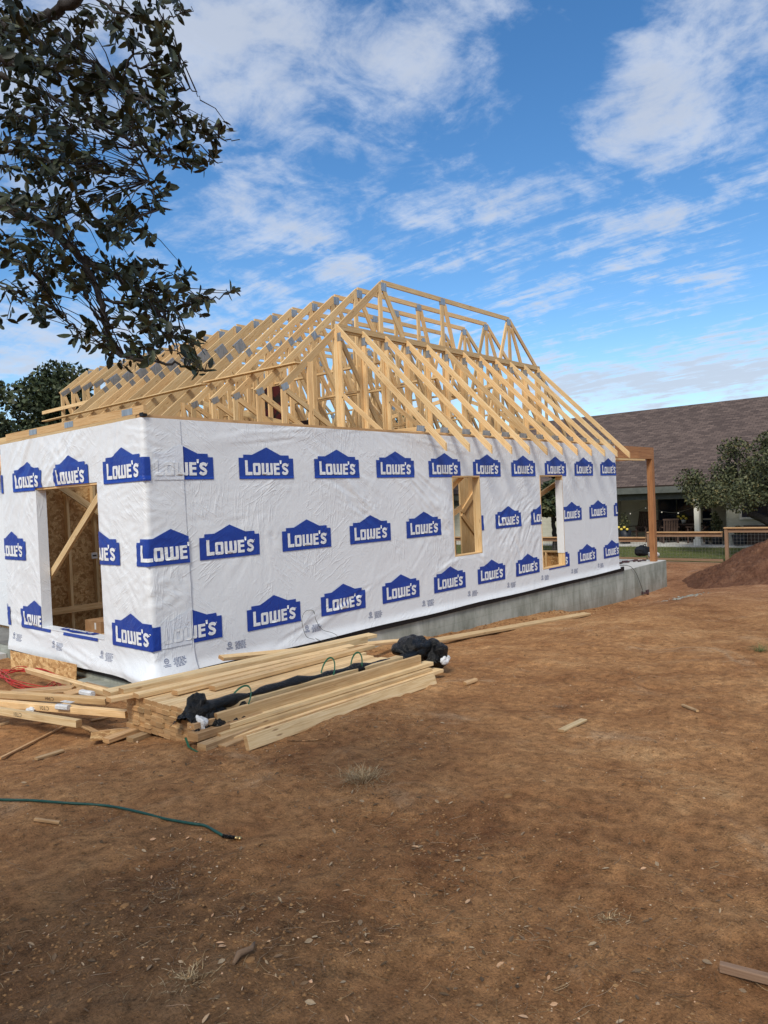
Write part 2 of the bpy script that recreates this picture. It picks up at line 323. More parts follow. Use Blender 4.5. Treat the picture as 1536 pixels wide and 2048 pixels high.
def dirt(t, b):
    p = geo(t); x, y, z = t.sep(p); pf = t.comb(x, y, 0)
    big = t.noise(pf, .42, 5, .6, .5); md = t.noise(pf, 2.4, 6, .65, .3); fn = t.noise(pf, 13, 8, .75); ff = t.noise(pf, 90, 3, .7)
    s1 = t.math('ADD', t.math('MULTIPLY', big, .5), t.math('MULTIPLY', md, .5))
    col = t.ramp(s1, [(.33, (.180, .078, .033)), (.43, (.285, .138, .058)), (.54, (.385, .200, .086)), (.65, (.50, .29, .135))])
    pale = t.maprange(t.noise(pf, .9, 6, .7, 1.2), .56, .72, 0, .55, True); col = t.mix(pale, col, (.44, .30, .18))
    humus_shade = t.math('ADD', t.math('MULTIPLY', t.math('EXPONENT', t.math('MULTIPLY', t.math('ADD', t.math('POWER', t.math('DIVIDE', t.math('ADD', x, 3.05), 1.25), 2), t.math('POWER', t.math('DIVIDE', t.math('ADD', y, 4.5), 1.5), 2)), -1)), .8), t.math('MULTIPLY', t.math('SUBTRACT', t.noise(pf, 1.6, 6, .7), .5), 1.5))  # leafy dark soil in the left foreground, oak shade painted into it as well
    col = t.mix(t.maprange(humus_shade, .25, .75, 0, .66, True), col, (.10, .056, .030))
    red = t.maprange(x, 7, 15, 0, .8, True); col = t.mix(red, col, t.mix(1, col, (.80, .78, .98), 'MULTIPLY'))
    col = t.mix(1, col, t.ramp(t.math('ADD', t.math('MULTIPLY', fn, .6), t.math('MULTIPLY', ff, .4)), [(.37, .40), (.5, 1.04), (.63, 1.6)]), 'MULTIPLY')
    cell = t.voro(pf, 55); col = t.mix(t.maprange(cell, .08, .15, .6, 0), col, t.mix(t.voro(pf, 55, 'Color'), (.45, .33, .23), (.10, .05, .03)))
    lawn = t.maprange(x, 19.15, 19.3, 0, 1); gn = t.noise(t.comb(x, t.math('MULTIPLY', y, 1), 0), 3.2, 6, .7)
    g = t.ramp(gn, [(.3, (.055, .075, .022)), (.5, (.105, .125, .042)), (.7, (.17, .175, .075))]); col = t.mix(lawn, col, g)
    bh = t.math('ADD', t.math('ADD', t.math('MULTIPLY', md, .5), t.math('MULTIPLY', fn, .35)), t.math('ADD', t.math('MULTIPLY', ff, .12), t.math('MULTIPLY', t.maprange(cell, 0, .2), -.1)))
    t.l.new(t.bump(bh, 1.0, .09), b.inputs['Normal']); return col
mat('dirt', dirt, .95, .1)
def moundm(t, b):
    p = geo(t); n = t.noise(p, 2.0, 7, .7, .6); f = t.noise(p, 14, 6, .7); t.l.new(t.bump(t.math('ADD', n, t.math('MULTIPLY', f, .9)), 1.0, .14), b.inputs['Normal'])
    return t.ramp(t.math('ADD', t.math('MULTIPLY', n, .5), t.math('MULTIPLY', f, .5)), [(.33, (.095, .044, .027)), (.5, (.19, .092, .056)), (.66, (.30, .165, .10))])
mat('mound_dirt', moundm, .95, .1)
def shingle(t, b):
    p = uvn(t); br = t.new('ShaderNodeTexBrick'); t.put(br.inputs['Vector'], p); br.inputs['Scale'].default_value = 1; br.inputs['Brick Width'].default_value = .30; br.inputs['Row Height'].default_value = .14; br.inputs['Mortar Size'].default_value = .008
    br.inputs['Color1'].default_value = (.070, .050, .043, 1); br.inputs['Color2'].default_value = (.135, .098, .082, 1); br.inputs['Mortar'].default_value = (.034, .026, .024, 1)
    n = t.noise(t.vmath('MULTIPLY', p, (1.2, 5, 1)), 2, 6, .7); col = t.mix(1, br.outputs[0], t.ramp(n, [(.3, .75), (.7, 1.35)]), 'MULTIPLY'); t.l.new(t.bump(br.outputs['Fac'], .5, -.01), b.inputs['Normal']); return col
mat('shingle', shingle, .9)
def siding(t, b):
    p = geo(t); z = t.sep(p)[2]; f = t.math('FRACT', t.math('DIVIDE', z, .17)); t.l.new(t.bump(f, .8, .02), b.inputs['Normal'])
    return t.mix(t.maprange(f, .9, 1, 0, .45), t.ramp(t.noise(p, 3, 3), [(.3, (.50, .49, .40)), (.7, (.58, .57, .47))]), (.2, .2, .17))
mat('siding', siding, .7)
mat('trim_white', lambda t, b: t.ramp(t.noise(geo(t), 4, 4), [(.3, (.66, .65, .58)), (.7, (.76, .75, .68))]), .6)
mat('fascia_dark', lambda t, b: t.ramp(t.noise(geo(t), 5, 3), [(.3, (.09, .10, .09)), (.7, (.13, .14, .125))]), .6)
mat('glass_dark', lambda t, b: t.ramp(t.noise(geo(t), .8, 3), [(.3, (.008, .014, .035)), (.7, (.02, .03, .06))]), .08, .6)
mat('steel', lambda t, b: t.ramp(t.noise(t.vmath('MULTIPLY', geo(t), (1, 1, .2)), 30, 3), [(.3, (.30, .33, .35)), (.7, (.48, .51, .53))]), .38, .5, .75)
mat('black_plastic', lambda t, b: (t.l.new(t.bump(t.noise(geo(t), 22, 5, .6, 2.5), .8, .02), b.inputs['Normal']), t.ramp(t.noise(geo(t), 9, 4), [(.3, (.002, .002, .002)), (.75, (.006, .006, .006))]))[1], .20, .32)
mat('white_plastic', lambda t, b: (t.l.new(t.bump(t.noise(geo(t), 30, 5, .6, 2), .8, .015), b.inputs['Normal']), t.ramp(t.noise(geo(t), 8, 4), [(.35, (.55, .56, .56)), (.7, (.80, .81, .82))]))[1], .35, .5)
mat('green_strap', (.02, .10, .055), .4)
mat('green_hose', lambda t, b: t.ramp(t.noise(geo(t), 20, 3), [(.3, (.006, .045, .036)), (.7, (.018, .085, .066))]), .4)
mat('brass', (.55, .40, .18), .35, .5, .9)
mat('red_cord', lambda t, b: t.ramp(t.noise(geo(t), 12, 3), [(.3, (.34, .018, .014)), (.7, (.52, .045, .03))]), .45)
mat('dark_cord', (.07, .075, .07), .5)
mat('bag_black', lambda t, b: t.ramp(t.noise(geo(t), 14, 4), [(.3, (.008, .009, .012)), (.7, (.025, .027, .03))]), .75)
mat('tool_dark', lambda t, b: t.ramp(t.noise(geo(t), 20, 3), [(.35, (.03, .02, .025)), (.7, (.12, .05, .05))]), .6)
mat('cardboard', lambda t, b: t.ramp(t.noise(geo(t), 8, 4), [(.3, (.27, .15, .07)), (.7, (.38, .23, .12))]), .8)
mat('paper_white', (.62, .62, .60), .7)
mat('stamp', (.03, .025, .022), .8)
mat('dark_red', lambda t, b: t.ramp(t.noise(geo(t), 6, 4), [(.45, (.012, .008, .008)), (.55, (.055, .006, .008))]), .6)
mat('floor_dark', lambda t, b: t.ramp(t.noise(geo(t), 2, 5), [(.3, (.10, .10, .095)), (.7, (.22, .215, .20))]), .85)
mat('sill_black', (.012, .012, .013), .5)
mat('planter', (.02, .025, .035), .5)
mat('furniture', lambda t, b: t.ramp(t.noise(t.vmath('MULTIPLY', geo(t), (1, 1, 6)), 5, 4), [(.3, (.055, .035, .028)), (.7, (.11, .07, .055))]), .7)
mat('bulb', (.8, .78, .7), .3)
mat('flower', (.85, .66, .12), .6)
mat('wire', (.20, .20, .19), .5, .5, .5)
def bark(t, b): p = geo(t); n = t.noise(t.vmath('MULTIPLY', p, (1, 1, .3)), 22, 6, .7, 1); t.l.new(t.bump(n, .8, .02), b.inputs['Normal']); return t.ramp(n, [(.3, (.022, .019, .018)), (.7, (.085, .075, .068))])
mat('bark', bark, .9)
def leafm(a, bb, c):
    def fn(t, b):
        tn = tone(t); return t.ramp(tn, [(0, a), (.55, bb), (.93, c), (1, (c[0] * 1.5, c[1] * 1.15, c[2]))])
    return fn
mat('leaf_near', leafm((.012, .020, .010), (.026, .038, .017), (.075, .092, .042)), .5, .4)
mat('leaf_far', leafm((.018, .028, .014), (.040, .058, .024), (.075, .095, .042)), .6, .3)
mat('leaf_mid', leafm((.030, .038, .018), (.068, .080, .036), (.14, .145, .07)), .6, .3)
mat('leaf_dry', leafm((.09, .055, .028), (.20, .13, .075), (.40, .30, .19)), .85)
mat('twig_dry', leafm((.10, .06, .035), (.22, .14, .085), (.36, .27, .18)), .9)
mat('straw', leafm((.20, .13, .065), (.38, .27, .14), (.58, .44, .26)), .9)
mat('pebble', leafm((.14, .075, .035), (.30, .18, .095), (.52, .40, .27)), .9)
mat('clod', leafm((.13, .066, .028), (.28, .15, .062), (.42, .25, .115)), .95)
mat('grass_blade', leafm((.06, .085, .025), (.12, .145, .05), (.22, .22, .10)), .8)
# ------------------------------------------------------------------ ground sheet
def axis_pts(dense, lo, hi, step):
    a = list(np.arange(dense[0], dense[1] + 1e-6, step)); s = step; x = dense[0]; left = []
    while x > lo: s *= 1.16; x -= s; left.append(x)
    s = step; x = a[-1]; right = []
    while x < hi: s *= 1.12; x += s; right.append(x)
    return np.array(left[::-1] + a + right)
gx = axis_pts((-4.6, 4.2), -700, 900, .03); gy = axis_pts((-6.6, -.1), -700, 900, .03)
X, Y = np.meshgrid(gx, gy, indexing='ij'); Z = ground(X, Y)
nx, ny = X.shape; idx = np.arange(nx * ny).reshape(nx, ny)
F = np.stack([idx[:-1, :-1], idx[1:, :-1], idx[1:, 1:], idx[:-1, 1:]], -1).reshape(-1, 4)
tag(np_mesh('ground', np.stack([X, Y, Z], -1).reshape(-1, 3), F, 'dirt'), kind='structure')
# ------------------------------------------------------------------ the unfinished house
H = 2.75; LX = 11.70; LY = 3.62
house = thing('unfinished_house', (0, 0, -.08), 'half built timber house wrapped in white sheeting with blue logos under bare roof trusses', 'house')
SL = -.085
def each(name, m_, boxes, par=None):
    for q in boxes: b = MB(); b.box(*q, tn=R.random()); b.build(name, m_, par or house)
b = MB()
for (x0, x1, y0, y1) in [(.012, 14.6, .012, 13.0)]: b.box(x0, x1, y0, y1, -1.6, SL)
b.box(-.02, .012, 3.60, 13.0, -1.6, SL - .004)
slab = b.build('foundation_slab', 'concrete', house)
b = MB(); b.box(-.20, .010, -.03, 1.45, -1.0, -.185); b.build('footing_ledge', 'concrete', house)
each('porch_slab', 'concrete_pale', [(11.72, 14.598, .016, 12.9, SL + .0005, SL + .006), (-7.5, -.03, 3.75, 9, -.6, -.14)])
b = MB(); b.box(.10, 11.6, .12, 12.8, SL + .001, SL + .012); b.build('subfloor', 'floor_dark', house)
SB = [(-.012, 11.95, -.022, .008, -.082, .012), (-.022, -.014, .0, 3.62, -.12, .012)]
for q in SB: b = MB(); b.box(*q); b.build('sill_membrane', 'sill_black', house)
# openings (left window, front window, front door sized opening, right side, back)
WL = (0.985, 2.58, .315, 2.115)
W1 = (5.455, 6.25, .80, 2.11); W2 = (8.275, 9.17, .31, 2.11)
def stud_wall(axis, fix, a0, a1, openings, inward, sheath=True, z0=SL + .014, z1=2.74, skip_studs=False):
    """framing of one wall: plates, studs, trimmers, headers; axis 'x' runs along x at y=fix, inward is the side the studs stand on"""
    f = MB(); s = MB(); dth = .089; o = fix + inward * (dth / 2 + .014)
    def V(a, z, off=0): return (a, o + off, z) if axis == 'x' else (o + off, a, z)
    n = (0, 1, 0) if axis == 'x' else (1, 0, 0)
    def bar(p, q, w_=.038, d_=dth): f.beam(p, q, d_, w_, n and ((0, 0, 1)))
    def vert(a, za, zb):
        if axis == 'x': f.box(a - .019, a + .019, o - dth / 2, o + dth / 2, za, zb, tn=R.random())
        else: f.box(o - dth / 2, o + dth / 2, a - .019, a + .019, za, zb, tn=R.random())
    def hor(aa, ab, zc, th=.038):
        if axis == 'x': f.box(aa, ab, o - dth / 2 + .001, o + dth / 2 - .001, zc - th / 2, zc + th / 2, tn=R.random())
        else: f.box(o - dth / 2 + .001, o + dth / 2 - .001, aa, ab, zc - th / 2, zc + th / 2, tn=R.random())
    cuts = [(q[0], q[1]) for q in openings if q[2] <= z0 + .05]
    segs = [(a0, a1)]
    for (c0, c1) in cuts: segs = [s_ for (u, v) in segs for s_ in ((u, min(v, c0)), (max(u, c1), v)) if s_[1] - s_[0] > .05]
    for (u, v) in segs: hor(u, v, z0 + .019)
    hor(a0, a1, z1 - .019); hor(a0 + .03, a1 - .03, z1 - .058)
    a = a0 + .02
    while a < a1:
        if not any(q[0] - .06 < a < q[1] + .06 for q in openings): vert(a, z0 + .039, z1 - .078)
        else:
            for q in openings:
                if q[0] - .06 < a < q[1] + .06:
                    if q[2] - z0 > .2 and q[0] < a < q[1]: vert(a, z0 + .039, q[2] - .04)
        a += .406
    for q in openings:
        for e, sg in ((q[0], -1), (q[1], 1)):
            vert(e + sg * .020, z0 + .039, q[3] + .002); vert(e + sg * .059, z0 + .039, z1 - .078)
        hor(q[0] - .039, q[1] + .039, q[3] + .075, .14)
        if q[2] > z0 + .1: hor(q[0] + .001, q[1] - .001, q[2] - .0195)
    if sheath:
        e0, e1 = (fix, fix + inward * .012)
        e0, e1 = min(e0, e1), max(e0, e1); zs = sorted({z0 - .0, z1, *[q[2] for q in openings if q[2] > z0], *[q[3] for q in openings]}); as_ = sorted({a0, a1, *[q[0] for q in openings], *[q[1] for q in openings]})
        for i in range(len(as_) - 1):
            for j in range(len(zs) - 1):
                ca_, cz_ = (as_[i] + as_[i + 1]) / 2, (zs[j] + zs[j + 1]) / 2
                if any(q[0] < ca_ < q[1] and q[2] < cz_ < q[3] for q in openings): continue
                if axis == 'x': s.box(as_[i], as_[i + 1], e0, e1, zs[j], zs[j + 1])
                else: s.box(e0, e1, as_[i], as_[i + 1], zs[j], zs[j + 1])
        s.build('wall_sheathing', 'osb', house)
    return f.build('wall_framing', 'wood_new', house)
stud_wall('x', 0.0, .013, LX, [W1, W2], 1)
stud_wall('y', 0.0, .12, LY - .01, [WL], 1)
stud_wall('x', LY, .0, 4.3, [], -1)
stud_wall('y', .75, LY + .02, 8.5, [], 1)
stud_wall('x', 12.95, .75, LX, [(2, 4, .4, 2.1), (6.2, 8.4, SL, 2.1), (9.3, 11.0, .4, 2.1)], -1)
stud_wall('y', LX, .12, 12.8, [(.95, 2.75, .38, 2.15), (3.6, 6.2, SL, 2.15), (8.0, 10.5, .4, 2.1)], -1)
stud_wall('y', 4.3, 1.6, 12.6, [(5.5, 6.6, SL, 2.1)], 1, sheath=False)
stud_wall('x', 6.4, 4.5, 11.5, [(7.2, 9.0, SL, 2.1)], 1, sheath=False)
# diagonal braces and loose framing seen in the openings
def brace(p, q, w_=.038, h_=.089, m_='wood_new', up=(0, 0, 1)): b = MB(); b.beam(p, q, w_, h_, up); return b.build('brace', m_, house)
yb = 1.05
brace(at(90, 1170, 0, .16), at(204, 985, 1, 1.0))
brace(at(118, 972, 1, 3.44), at(212, 1035, 1, 3.44))
b = MB(); p = at(92, 1226, 1, 3.50); q = at(214, 1217, 1, 3.50); b.beam(p, (q.x, q.y, p.z), .038, .089); b.build('blocking', 'wood_new', house)
brace(at(1079, 990, 1, .4), at(1126, 958, 1, .4))
brace(at(903, 974, 1, .3), at(925, 951, 1, .3)); brace(at(905, 1028, 1, .3), at(922, 1015, 1, .3))
b = MB(); b.box(5.90, 6.04, .55, .69, SL + .012, 2.7); b.build('interior_post', 'wood_cedar', house)
b = MB()
c0 = at(925, 1100, 1, 1.3).x; c1 = at(966, 1100, 1, 1.3).x
for i in range(5): b.box(c0 + i * (c1 - c0) / 5 + .004, c0 + (i + 1) * (c1 - c0) / 5 - .004, 1.30, 1.338, SL + .013, 2.5, tn=R.random())
b.box(c0, c1, 1.26, 1.298, 2.28, 2.42, tn=.3); b.beam((c0, 1.28, 1.45), (c1, 1.28, 2.05), .036, .09, tn=.8); b.beam((c0, 1.28, 1.42), (c1, 1.28, .78), .036, .09, tn=.9)
b.build('braced_wall_panel', 'wood_new', house)
# jamb liners of the openings
for (q, z) in ((W1, 0), (W2, 0)):
    b = MB()
    b.box(q[1] - .022, q[1] - .001, -.02, .12, q[2] + .0, q[3] - .02, tn=.2); b.box(q[0] + .001, q[0] + .018, -.02, .12, q[2] + .0, q[3] - .02, tn=.5); b.box(q[0] + .002, q[1] - .002, -.022, .12, q[3] - .028, q[3] - .001, tn=.7)
    b.box(q[0] + .010, q[1] - .010, -.018, .12, q[2] + .001, q[2] + .018, tn=.6); b.build('opening_frame', 'wood_new', house)
b = MB(); b.box(-.016, .12, WL[0] + .001, WL[1] - .001, WL[3] - .026, WL[3] - .001, tn=.9); b.build('opening_frame', 'wood_new', house)
# ---- wrap sheets -------------------------------------------------------------
rng = np.random.default_rng(4)
def patches(n, s0, s1, z0, z1, amp=1.0, seed=0):
    g = np.random.default_rng(seed); out = []
    for i in range(n):
        th = g.choice([.45, .8, 2.35, 2.75, 1.5]) + g.normal() * .25; L_ = g.uniform(.3, .9); W_ = g.uniform(.12, .34)
        out.append((g.uniform(s0, s1), g.uniform(z0, z1), th, L_, W_, g.uniform(.055, .10), g.uniform(.003, .008) * amp, g.uniform(0, 60)))
    return out
PF = patches(80, .4, LX, .05, 2.7, .5, 3) + [(6.8 + .3 * i, 1.35 - .12 * i, .6 + .12 * i, .7, .2, .09, .009, i) for i in range(5)] + [(7.4, .75, 2.2, .8, .35, .10, .011, 0), (7.9, 1.5, .5, .6, .35, .09, .009, 1), (7.2, 1.0, 1.0, .7, .4, .1, .009, 9), (3.2, 1.9, 2.6, .9, .35, .10, .014, 2), (4.6, 2.0, 2.5, .9, .35, .10, .014, 1), (5.0, 1.5, 2.4, .7, .3, .10, .014, 31), (2.0, 2.66, .1, 1.2, .10, .08, .013, 1), (5.0, 2.64, 3.0, 1.2, .10, .08, .012, 1), (8.4, 2.62, 3.0, 1.6, .10, .08, .012, 41), (9.6, 1.9, 2.3, .7, .3, .10, .010, 1), (6.3, .7, 2.5, .5, .14, .09, .016, 2), (5.3, .7, .5, .5, .14, .09, .014, 2), (2.6, .3, .3, 1.0, .15, .09, .012, 7)]
PL = patches(85, -.5, 3.62, .0, 2.7, .7, 8) + [(.15, 1.0 + .4 * i, 2.5 + .2 * i, .4, .3, .07, .006, i * 3) for i in range(5)] + [(2.9, 2.4, 2.2, .8, .4, .1, .02, 5), (1.7, 2.5, 2.5, 1.0, .25, .09, .018, 6), (.6, 2.3, 1.9, .8, .35, .09, .010, 8), (1.8, .1, .2, 1.5, .15, .09, .018, 9), (3.2, 1.2, 1.9, 1.0, .3, .09, .016, 12)]
def disp(s, z, P_):
    d = .004 * fbm(s * 1.3, z * 1.3, 2, 31)
    for (a, c, th, L_, W_, lam, A, ph) in P_:
        u = (s - a) * np.cos(th) + (z - c) * np.sin(th); v = -(s - a) * np.sin(th) + (z - c) * np.cos(th)
        e = np.exp(-(u / L_) ** 2 - (v / W_) ** 2)
        n_ = vnoise(u * 1.5 / L_ + ph * 7.3, (v + .25 * v * u / L_) / lam + ph * 3.1, 5) + .35 * vnoise(u * 4 / L_ + ph, v * 2 / lam + ph, 9)
        d = d + A * e * (np.exp(-(n_ / .20) ** 2) + .8 * n_)
    return d
def front_map(s, z, lift=0):
    s = np.asarray(s, float); z = np.asarray(z, float); d = disp(s, z, PF)
    for q in (W1, W2):   # taut at the opening edges
        m_ = np.minimum(np.maximum.reduce([q[0] - s, s - q[1], q[2] - z, z - q[3], s * 0]), .06) / .06; d = d * (.25 + .75 * m_)
    off = .014 + d + lift + .035 * np.clip((.12 - z) / .12, 0, 1) ** 2 * (1 + .15 * np.sin(s * 3))
    return np.stack([s, -off, z], -1)
def side_map(tt, z, lift=0):          # t>0 on the side wall, t<0 round the corner onto the front
    tt = np.asarray(tt, float); z = np.asarray(z, float); d = disp(tt, z, PL)
    m_ = np.minimum(np.maximum.reduce([WL[0] - tt, tt - WL[1], WL[2] - z, z - WL[3], tt * 0]), .06) / .06; d = d * (.3 + .7 * m_)
    fl = np.clip((.22 - z) / .22, 0, 1) ** 2
    off = .024 + d + lift + fl * (.03 + .10 * np.exp(-(tt / .45) ** 2))
    w_ = sstep(tt, -.015, .015)
    x = np.where(tt > 0, -off, -tt - off * w_ * 1.0); y = np.where(tt > 0, tt - off * (1 - w_) , -off)
    x = np.where(tt > 0, -off, -tt - off * np.clip(1 + tt / .018, 0, 1)); y = np.where(tt > 0, tt - off * np.clip(1 - tt / .018, 0, 1), -off)
    return np.stack([x, y, z], -1)
def sheet(name, amin, amax, zmin, zmax, openings, fmap, step, edge=None):
    sa = np.unique(np.round(np.concatenate([np.arange(amin, amax, step), [amax], *[[q[0], q[1]] for q in openings]]), 4)); sz = np.unique(np.round(np.concatenate([np.arange(zmin, zmax, step), [zmax], *[[q[2], q[3]] for q in openings]]), 4))
    S, Zz = np.meshgrid(sa, sz, indexing='ij'); S2 = edge(S, Zz) if edge else S; z2 = Zz + np.where(Zz <= zmin + 1e-5, .006 * np.sin(S * 2.3), 0)
    V = fmap(S2, z2).reshape(-1, 3); n_, m_ = S.shape; id_ = np.arange(n_ * m_).reshape(n_, m_)
    F_ = np.stack([id_[:-1, :-1], id_[1:, :-1], id_[1:, 1:], id_[:-1, 1:]], -1).reshape(-1, 4)
    cs = ((sa[:-1] + sa[1:]) / 2)[:, None] + 0 * sz[None, :-1]; cz = ((sz[:-1] + sz[1:]) / 2)[None, :] + 0 * sa[:-1, None]
    keep = np.ones(cs.shape, bool)
    for q in openings: keep &= ~((cs > q[0]) & (cs < q[1]) & (cz > q[2]) & (cz < q[3]))
    return np_mesh(name, V, F_[keep.ravel()], 'wrap_white', house)
wrap_front = sheet('house_wrap', .12, LX + .01, -.01, H, [W1, W2], front_map, .022)
SEAM = -.47
def seam_edge(S, Zz): e = np.clip((-.30 - S) / .17, 0, 1); return S - e * (.05 * (1 - Zz / 2.75) - .03)
wrap_side = sheet('house_wrap', SEAM, LY, -.065, H, [WL], lambda a, c: side_map(a, c), .02, seam_edge)
wrap_side['label'] = 'wrinkled white wrap folded round the corner over the front sheet'
# wrap turned into the openings and the recessed wall beyond
each('wrap_return', 'wrap_white', [(-.03, .10, WL[1] - .012, WL[1] - .002, WL[2], WL[3] - .03), (-.035, .11, WL[0], WL[1], WL[2] - .004, WL[2] + .008), (W2[1] - .034, W2[1] - .0235, -.024, .125, W2[2] + .25, W2[3] - .1), (.70, .735, LY + .05, 8.5, -.02, 2.62)])
# ---- printed marks -------------------------------------------------------------
def cutup(polys, holes_clip=None, cs=.03):
    bm = bmesh.new()
    for P_ in polys:
        try: bm.faces.new([bm.verts.new((x, 0, z)) for x, z in P_])
        except ValueError: pass
    bmesh.ops.triangulate(bm, faces=bm.faces[:])
    for ax in (0, 2):
        vals = [v.co[ax] for v in bm.verts]; a = math.floor(min(vals) / cs) * cs
        while a < max(vals):
            n = [0, 0, 0]; n[ax] = 1; p = [0, 0, 0]; p[ax] = a
            bmesh.ops.bisect_plane(bm, geom=bm.verts[:] + bm.edges[:] + bm.faces[:], plane_co=p, plane_no=n); a += cs
    return bm
def rect(x0, z0, x1, z1): return [(x0, z0), (x1, z0), (x1, z1), (x0, z1)]
outline = [(0, .02), (-.222, -.073), (-.355, -.073), (-.355, -.111), (-.424, -.111), (-.424, -.363), (.424, -.363), (.424, -.111), (.355, -.111), (.355, -.073), (.222, -.073)]
c_ = .012
def letters():
    P_ = [rect(-.336, -.278, -.296, -.140), rect(-.336, -.317, -.232, -.278)]
    def rr(x0, z0, x1, z1): return [(x0 + c_, z0), (x1 - c_, z0), (x1, z0 + c_), (x1, z1 - c_), (x1 - c_, z1), (x0 + c_, z1), (x0, z1 - c_), (x0, z0 + c_)]
    x0, z0, x1, z1 = -.219, -.317, -.105, -.172; i0, k0, i1, k1 = -.182, -.284, -.143, -.205
    P_ += [[(x0 + c_, z0), (x1 - c_, z0), (x1, z0 + c_), (x1, k0), (x0, k0), (x0, z0 + c_)], rect(x0, k0, i0, k1), rect(i1, k0, x1, k1), [(x0, k1), (x1, k1), (x1, z1 - c_), (x1 - c_, z1), (x0 + c_, z1), (x0, z1 - c_)]]
    P_ += [rect(-.088, -.284, -.048, -.172), rect(-.022, -.284, .020, -.172), rect(.046, -.284, .084, -.172), [(-.088 + c_, -.317), (-.008, -.317), (-.001, -.309), (.006, -.317), (.084 - c_, -.317), (.084, -.305), (.084, -.284), (-.088, -.284), (-.088, -.305)]]
    P_ += [rect(.099, -.317, .137, -.170), rect(.137, -.317, .194, -.286), rect(.137, -.253, .190, -.224), rect(.137, -.200, .192, -.170), [(.203, -.180), (.224, -.180), (.231, -.136), (.199, -.136)]]
    S_ = [(.329, -.210), (.315, -.193), (.285, -.186), (.256, -.195), (.249, -.213), (.260, -.230), (.285, -.243), (.308, -.256), (.318, -.273), (.311, -.291), (.285, -.301), (.255, -.297), (.237, -.280)]
    n = len(S_); Lp, Rp = [], []
    for i in range(n):
        a = Vector(S_[max(i - 1, 0)]); c = Vector(S_[min(i + 1, n - 1)]); d = (c - a).normalized(); nn = Vector((-d.y, d.x)) * .018; p_ = Vector(S_[i]); Lp.append(p_ + nn); Rp.append(p_ - nn)
    for i in range(n - 1): P_.append([tuple(Lp[i]), tuple(Rp[i]), tuple(Rp[i + 1]), tuple(Lp[i + 1])])
    P_.append([(.344 + .006 * math.cos(a), -.181 + .006 * math.sin(a)) for a in np.arange(0, 6.2, .9)])
    return P_
T_out = cutup([outline]); T_let = cutup(letters(), cs=.03)
def decal(tpl, s0, z0, fmap, lift, flip, clip_lo, clip_hi, openings):
    bm = tpl.copy()
    for v in bm.verts: v.co.x = s0 + (-v.co.x if flip else v.co.x); v.co.z += z0
    lo_, hi_ = min(v.co.x for v in bm.verts), max(v.co.x for v in bm.verts)
    cuts = [(0, c) for c in (clip_lo, clip_hi) if lo_ < c < hi_] + [(0, 0.0)] * (lo_ < 0 < hi_)
    for q in openings:
        cuts += [(0, c) for c in q[:2] if lo_ < c < hi_] + [(2, c) for c in q[2:]]
    for ax, c in cuts:
        n = [0, 0, 0]; n[ax] = 1; p_ = [0, 0, 0]; p_[ax] = c; bmesh.ops.bisect_plane(bm, geom=bm.verts[:] + bm.edges[:] + bm.faces[:], plane_co=p_, plane_no=n)
    kill = []
    for f in bm.faces:
        c = f.calc_center_median()
        if c.x < clip_lo or c.x > clip_hi or c.z > H or any(q[0] < c.x < q[1] and q[2] < c.z < q[3] for q in openings): kill.append(f)
    bmesh.ops.delete(bm, geom=kill, context='FACES')
    if not bm.faces: bm.free(); return None
    co_ = np.array([v.co[:] for v in bm.verts]); W_ = fmap(co_[:, 0], co_[:, 2], lift)
    for v, q in zip(bm.verts, W_): v.co = Vector(q)
    bm.normal_update(); n = sum((f.normal for f in bm.faces), Vector()); c = sum((Vector(q) for q in W_), Vector()) / len(W_)
    if n.dot(CAM - c) < 0: bmesh.ops.reverse_faces(bm, faces=bm.faces[:])
    return bm
def logo(s0, z0, fmap, flip, lo_, hi_, ops, parent, faded=False, base=0):
    bms = [decal(T_out, s0, z0, fmap, base + .007, flip, lo_, hi_, ops), decal(T_let, s0, z0, fmap, base + .0115, flip, lo_, hi_, ops)]
    V_, F_, M_ = [], [], []
    for i, bm in enumerate(bms):
        if bm is None: continue
        k = len(V_); bm.verts.ensure_lookup_table(); bm.verts.index_update(); V_ += [v.co[:] for v in bm.verts]; F_ += [[k + v.index for v in f.verts] for f in bm.faces]; M_ += [i] * len(bm.faces); bm.free()
    if not F_: return
    me = bpy.data.meshes.new('logo'); me.from_pydata(V_, [], F_); me.polygons.foreach_set('material_index', M_); me.polygons.foreach_set('use_smooth', [True] * len(F_))
    o = finish('logo', me, ['logo_faded', 'wrap_white'] if faded else ['logo_blue', 'logo_letters'], parent); o.location = (0, 0, 0)
    return o
PP = 1.2106
for (o0, zr, n0, n1) in ((1.641, 2.453, -1, 9), (1.0414, 1.545, -1, 10), (1.6566, .646, -1, 9)):
    for i in range(n0, n1): logo(o0 + i * PP, zr, front_map, False, .42, LX, [W1, W2], wrap_front)
side_rows = ((.383, 2.445, 0, 4), (-.25, 1.540, 0, 4), (.352, .640, 0, 4))
for (o0, zr, n0, n1) in side_rows:
    for i in range(n0, n1): logo(o0 + i * 1.2, zr, side_map, True, -.475, LY, [WL], wrap_side, base=.003)
for (s0, zr) in ((-.43, 2.453), (-.447, .646)):
    logo(s0, zr, side_map, True, -.455, -.07, [], wrap_side, True)
logo(1.75, .60, lambda s, z, lift=0: np.stack([-.03 + (.60 - z) * .34, s, z * 0 + WL[2] + .0095 + lift], -1), True, WL[0] + .02, WL[1] - .02, [], wrap_side)
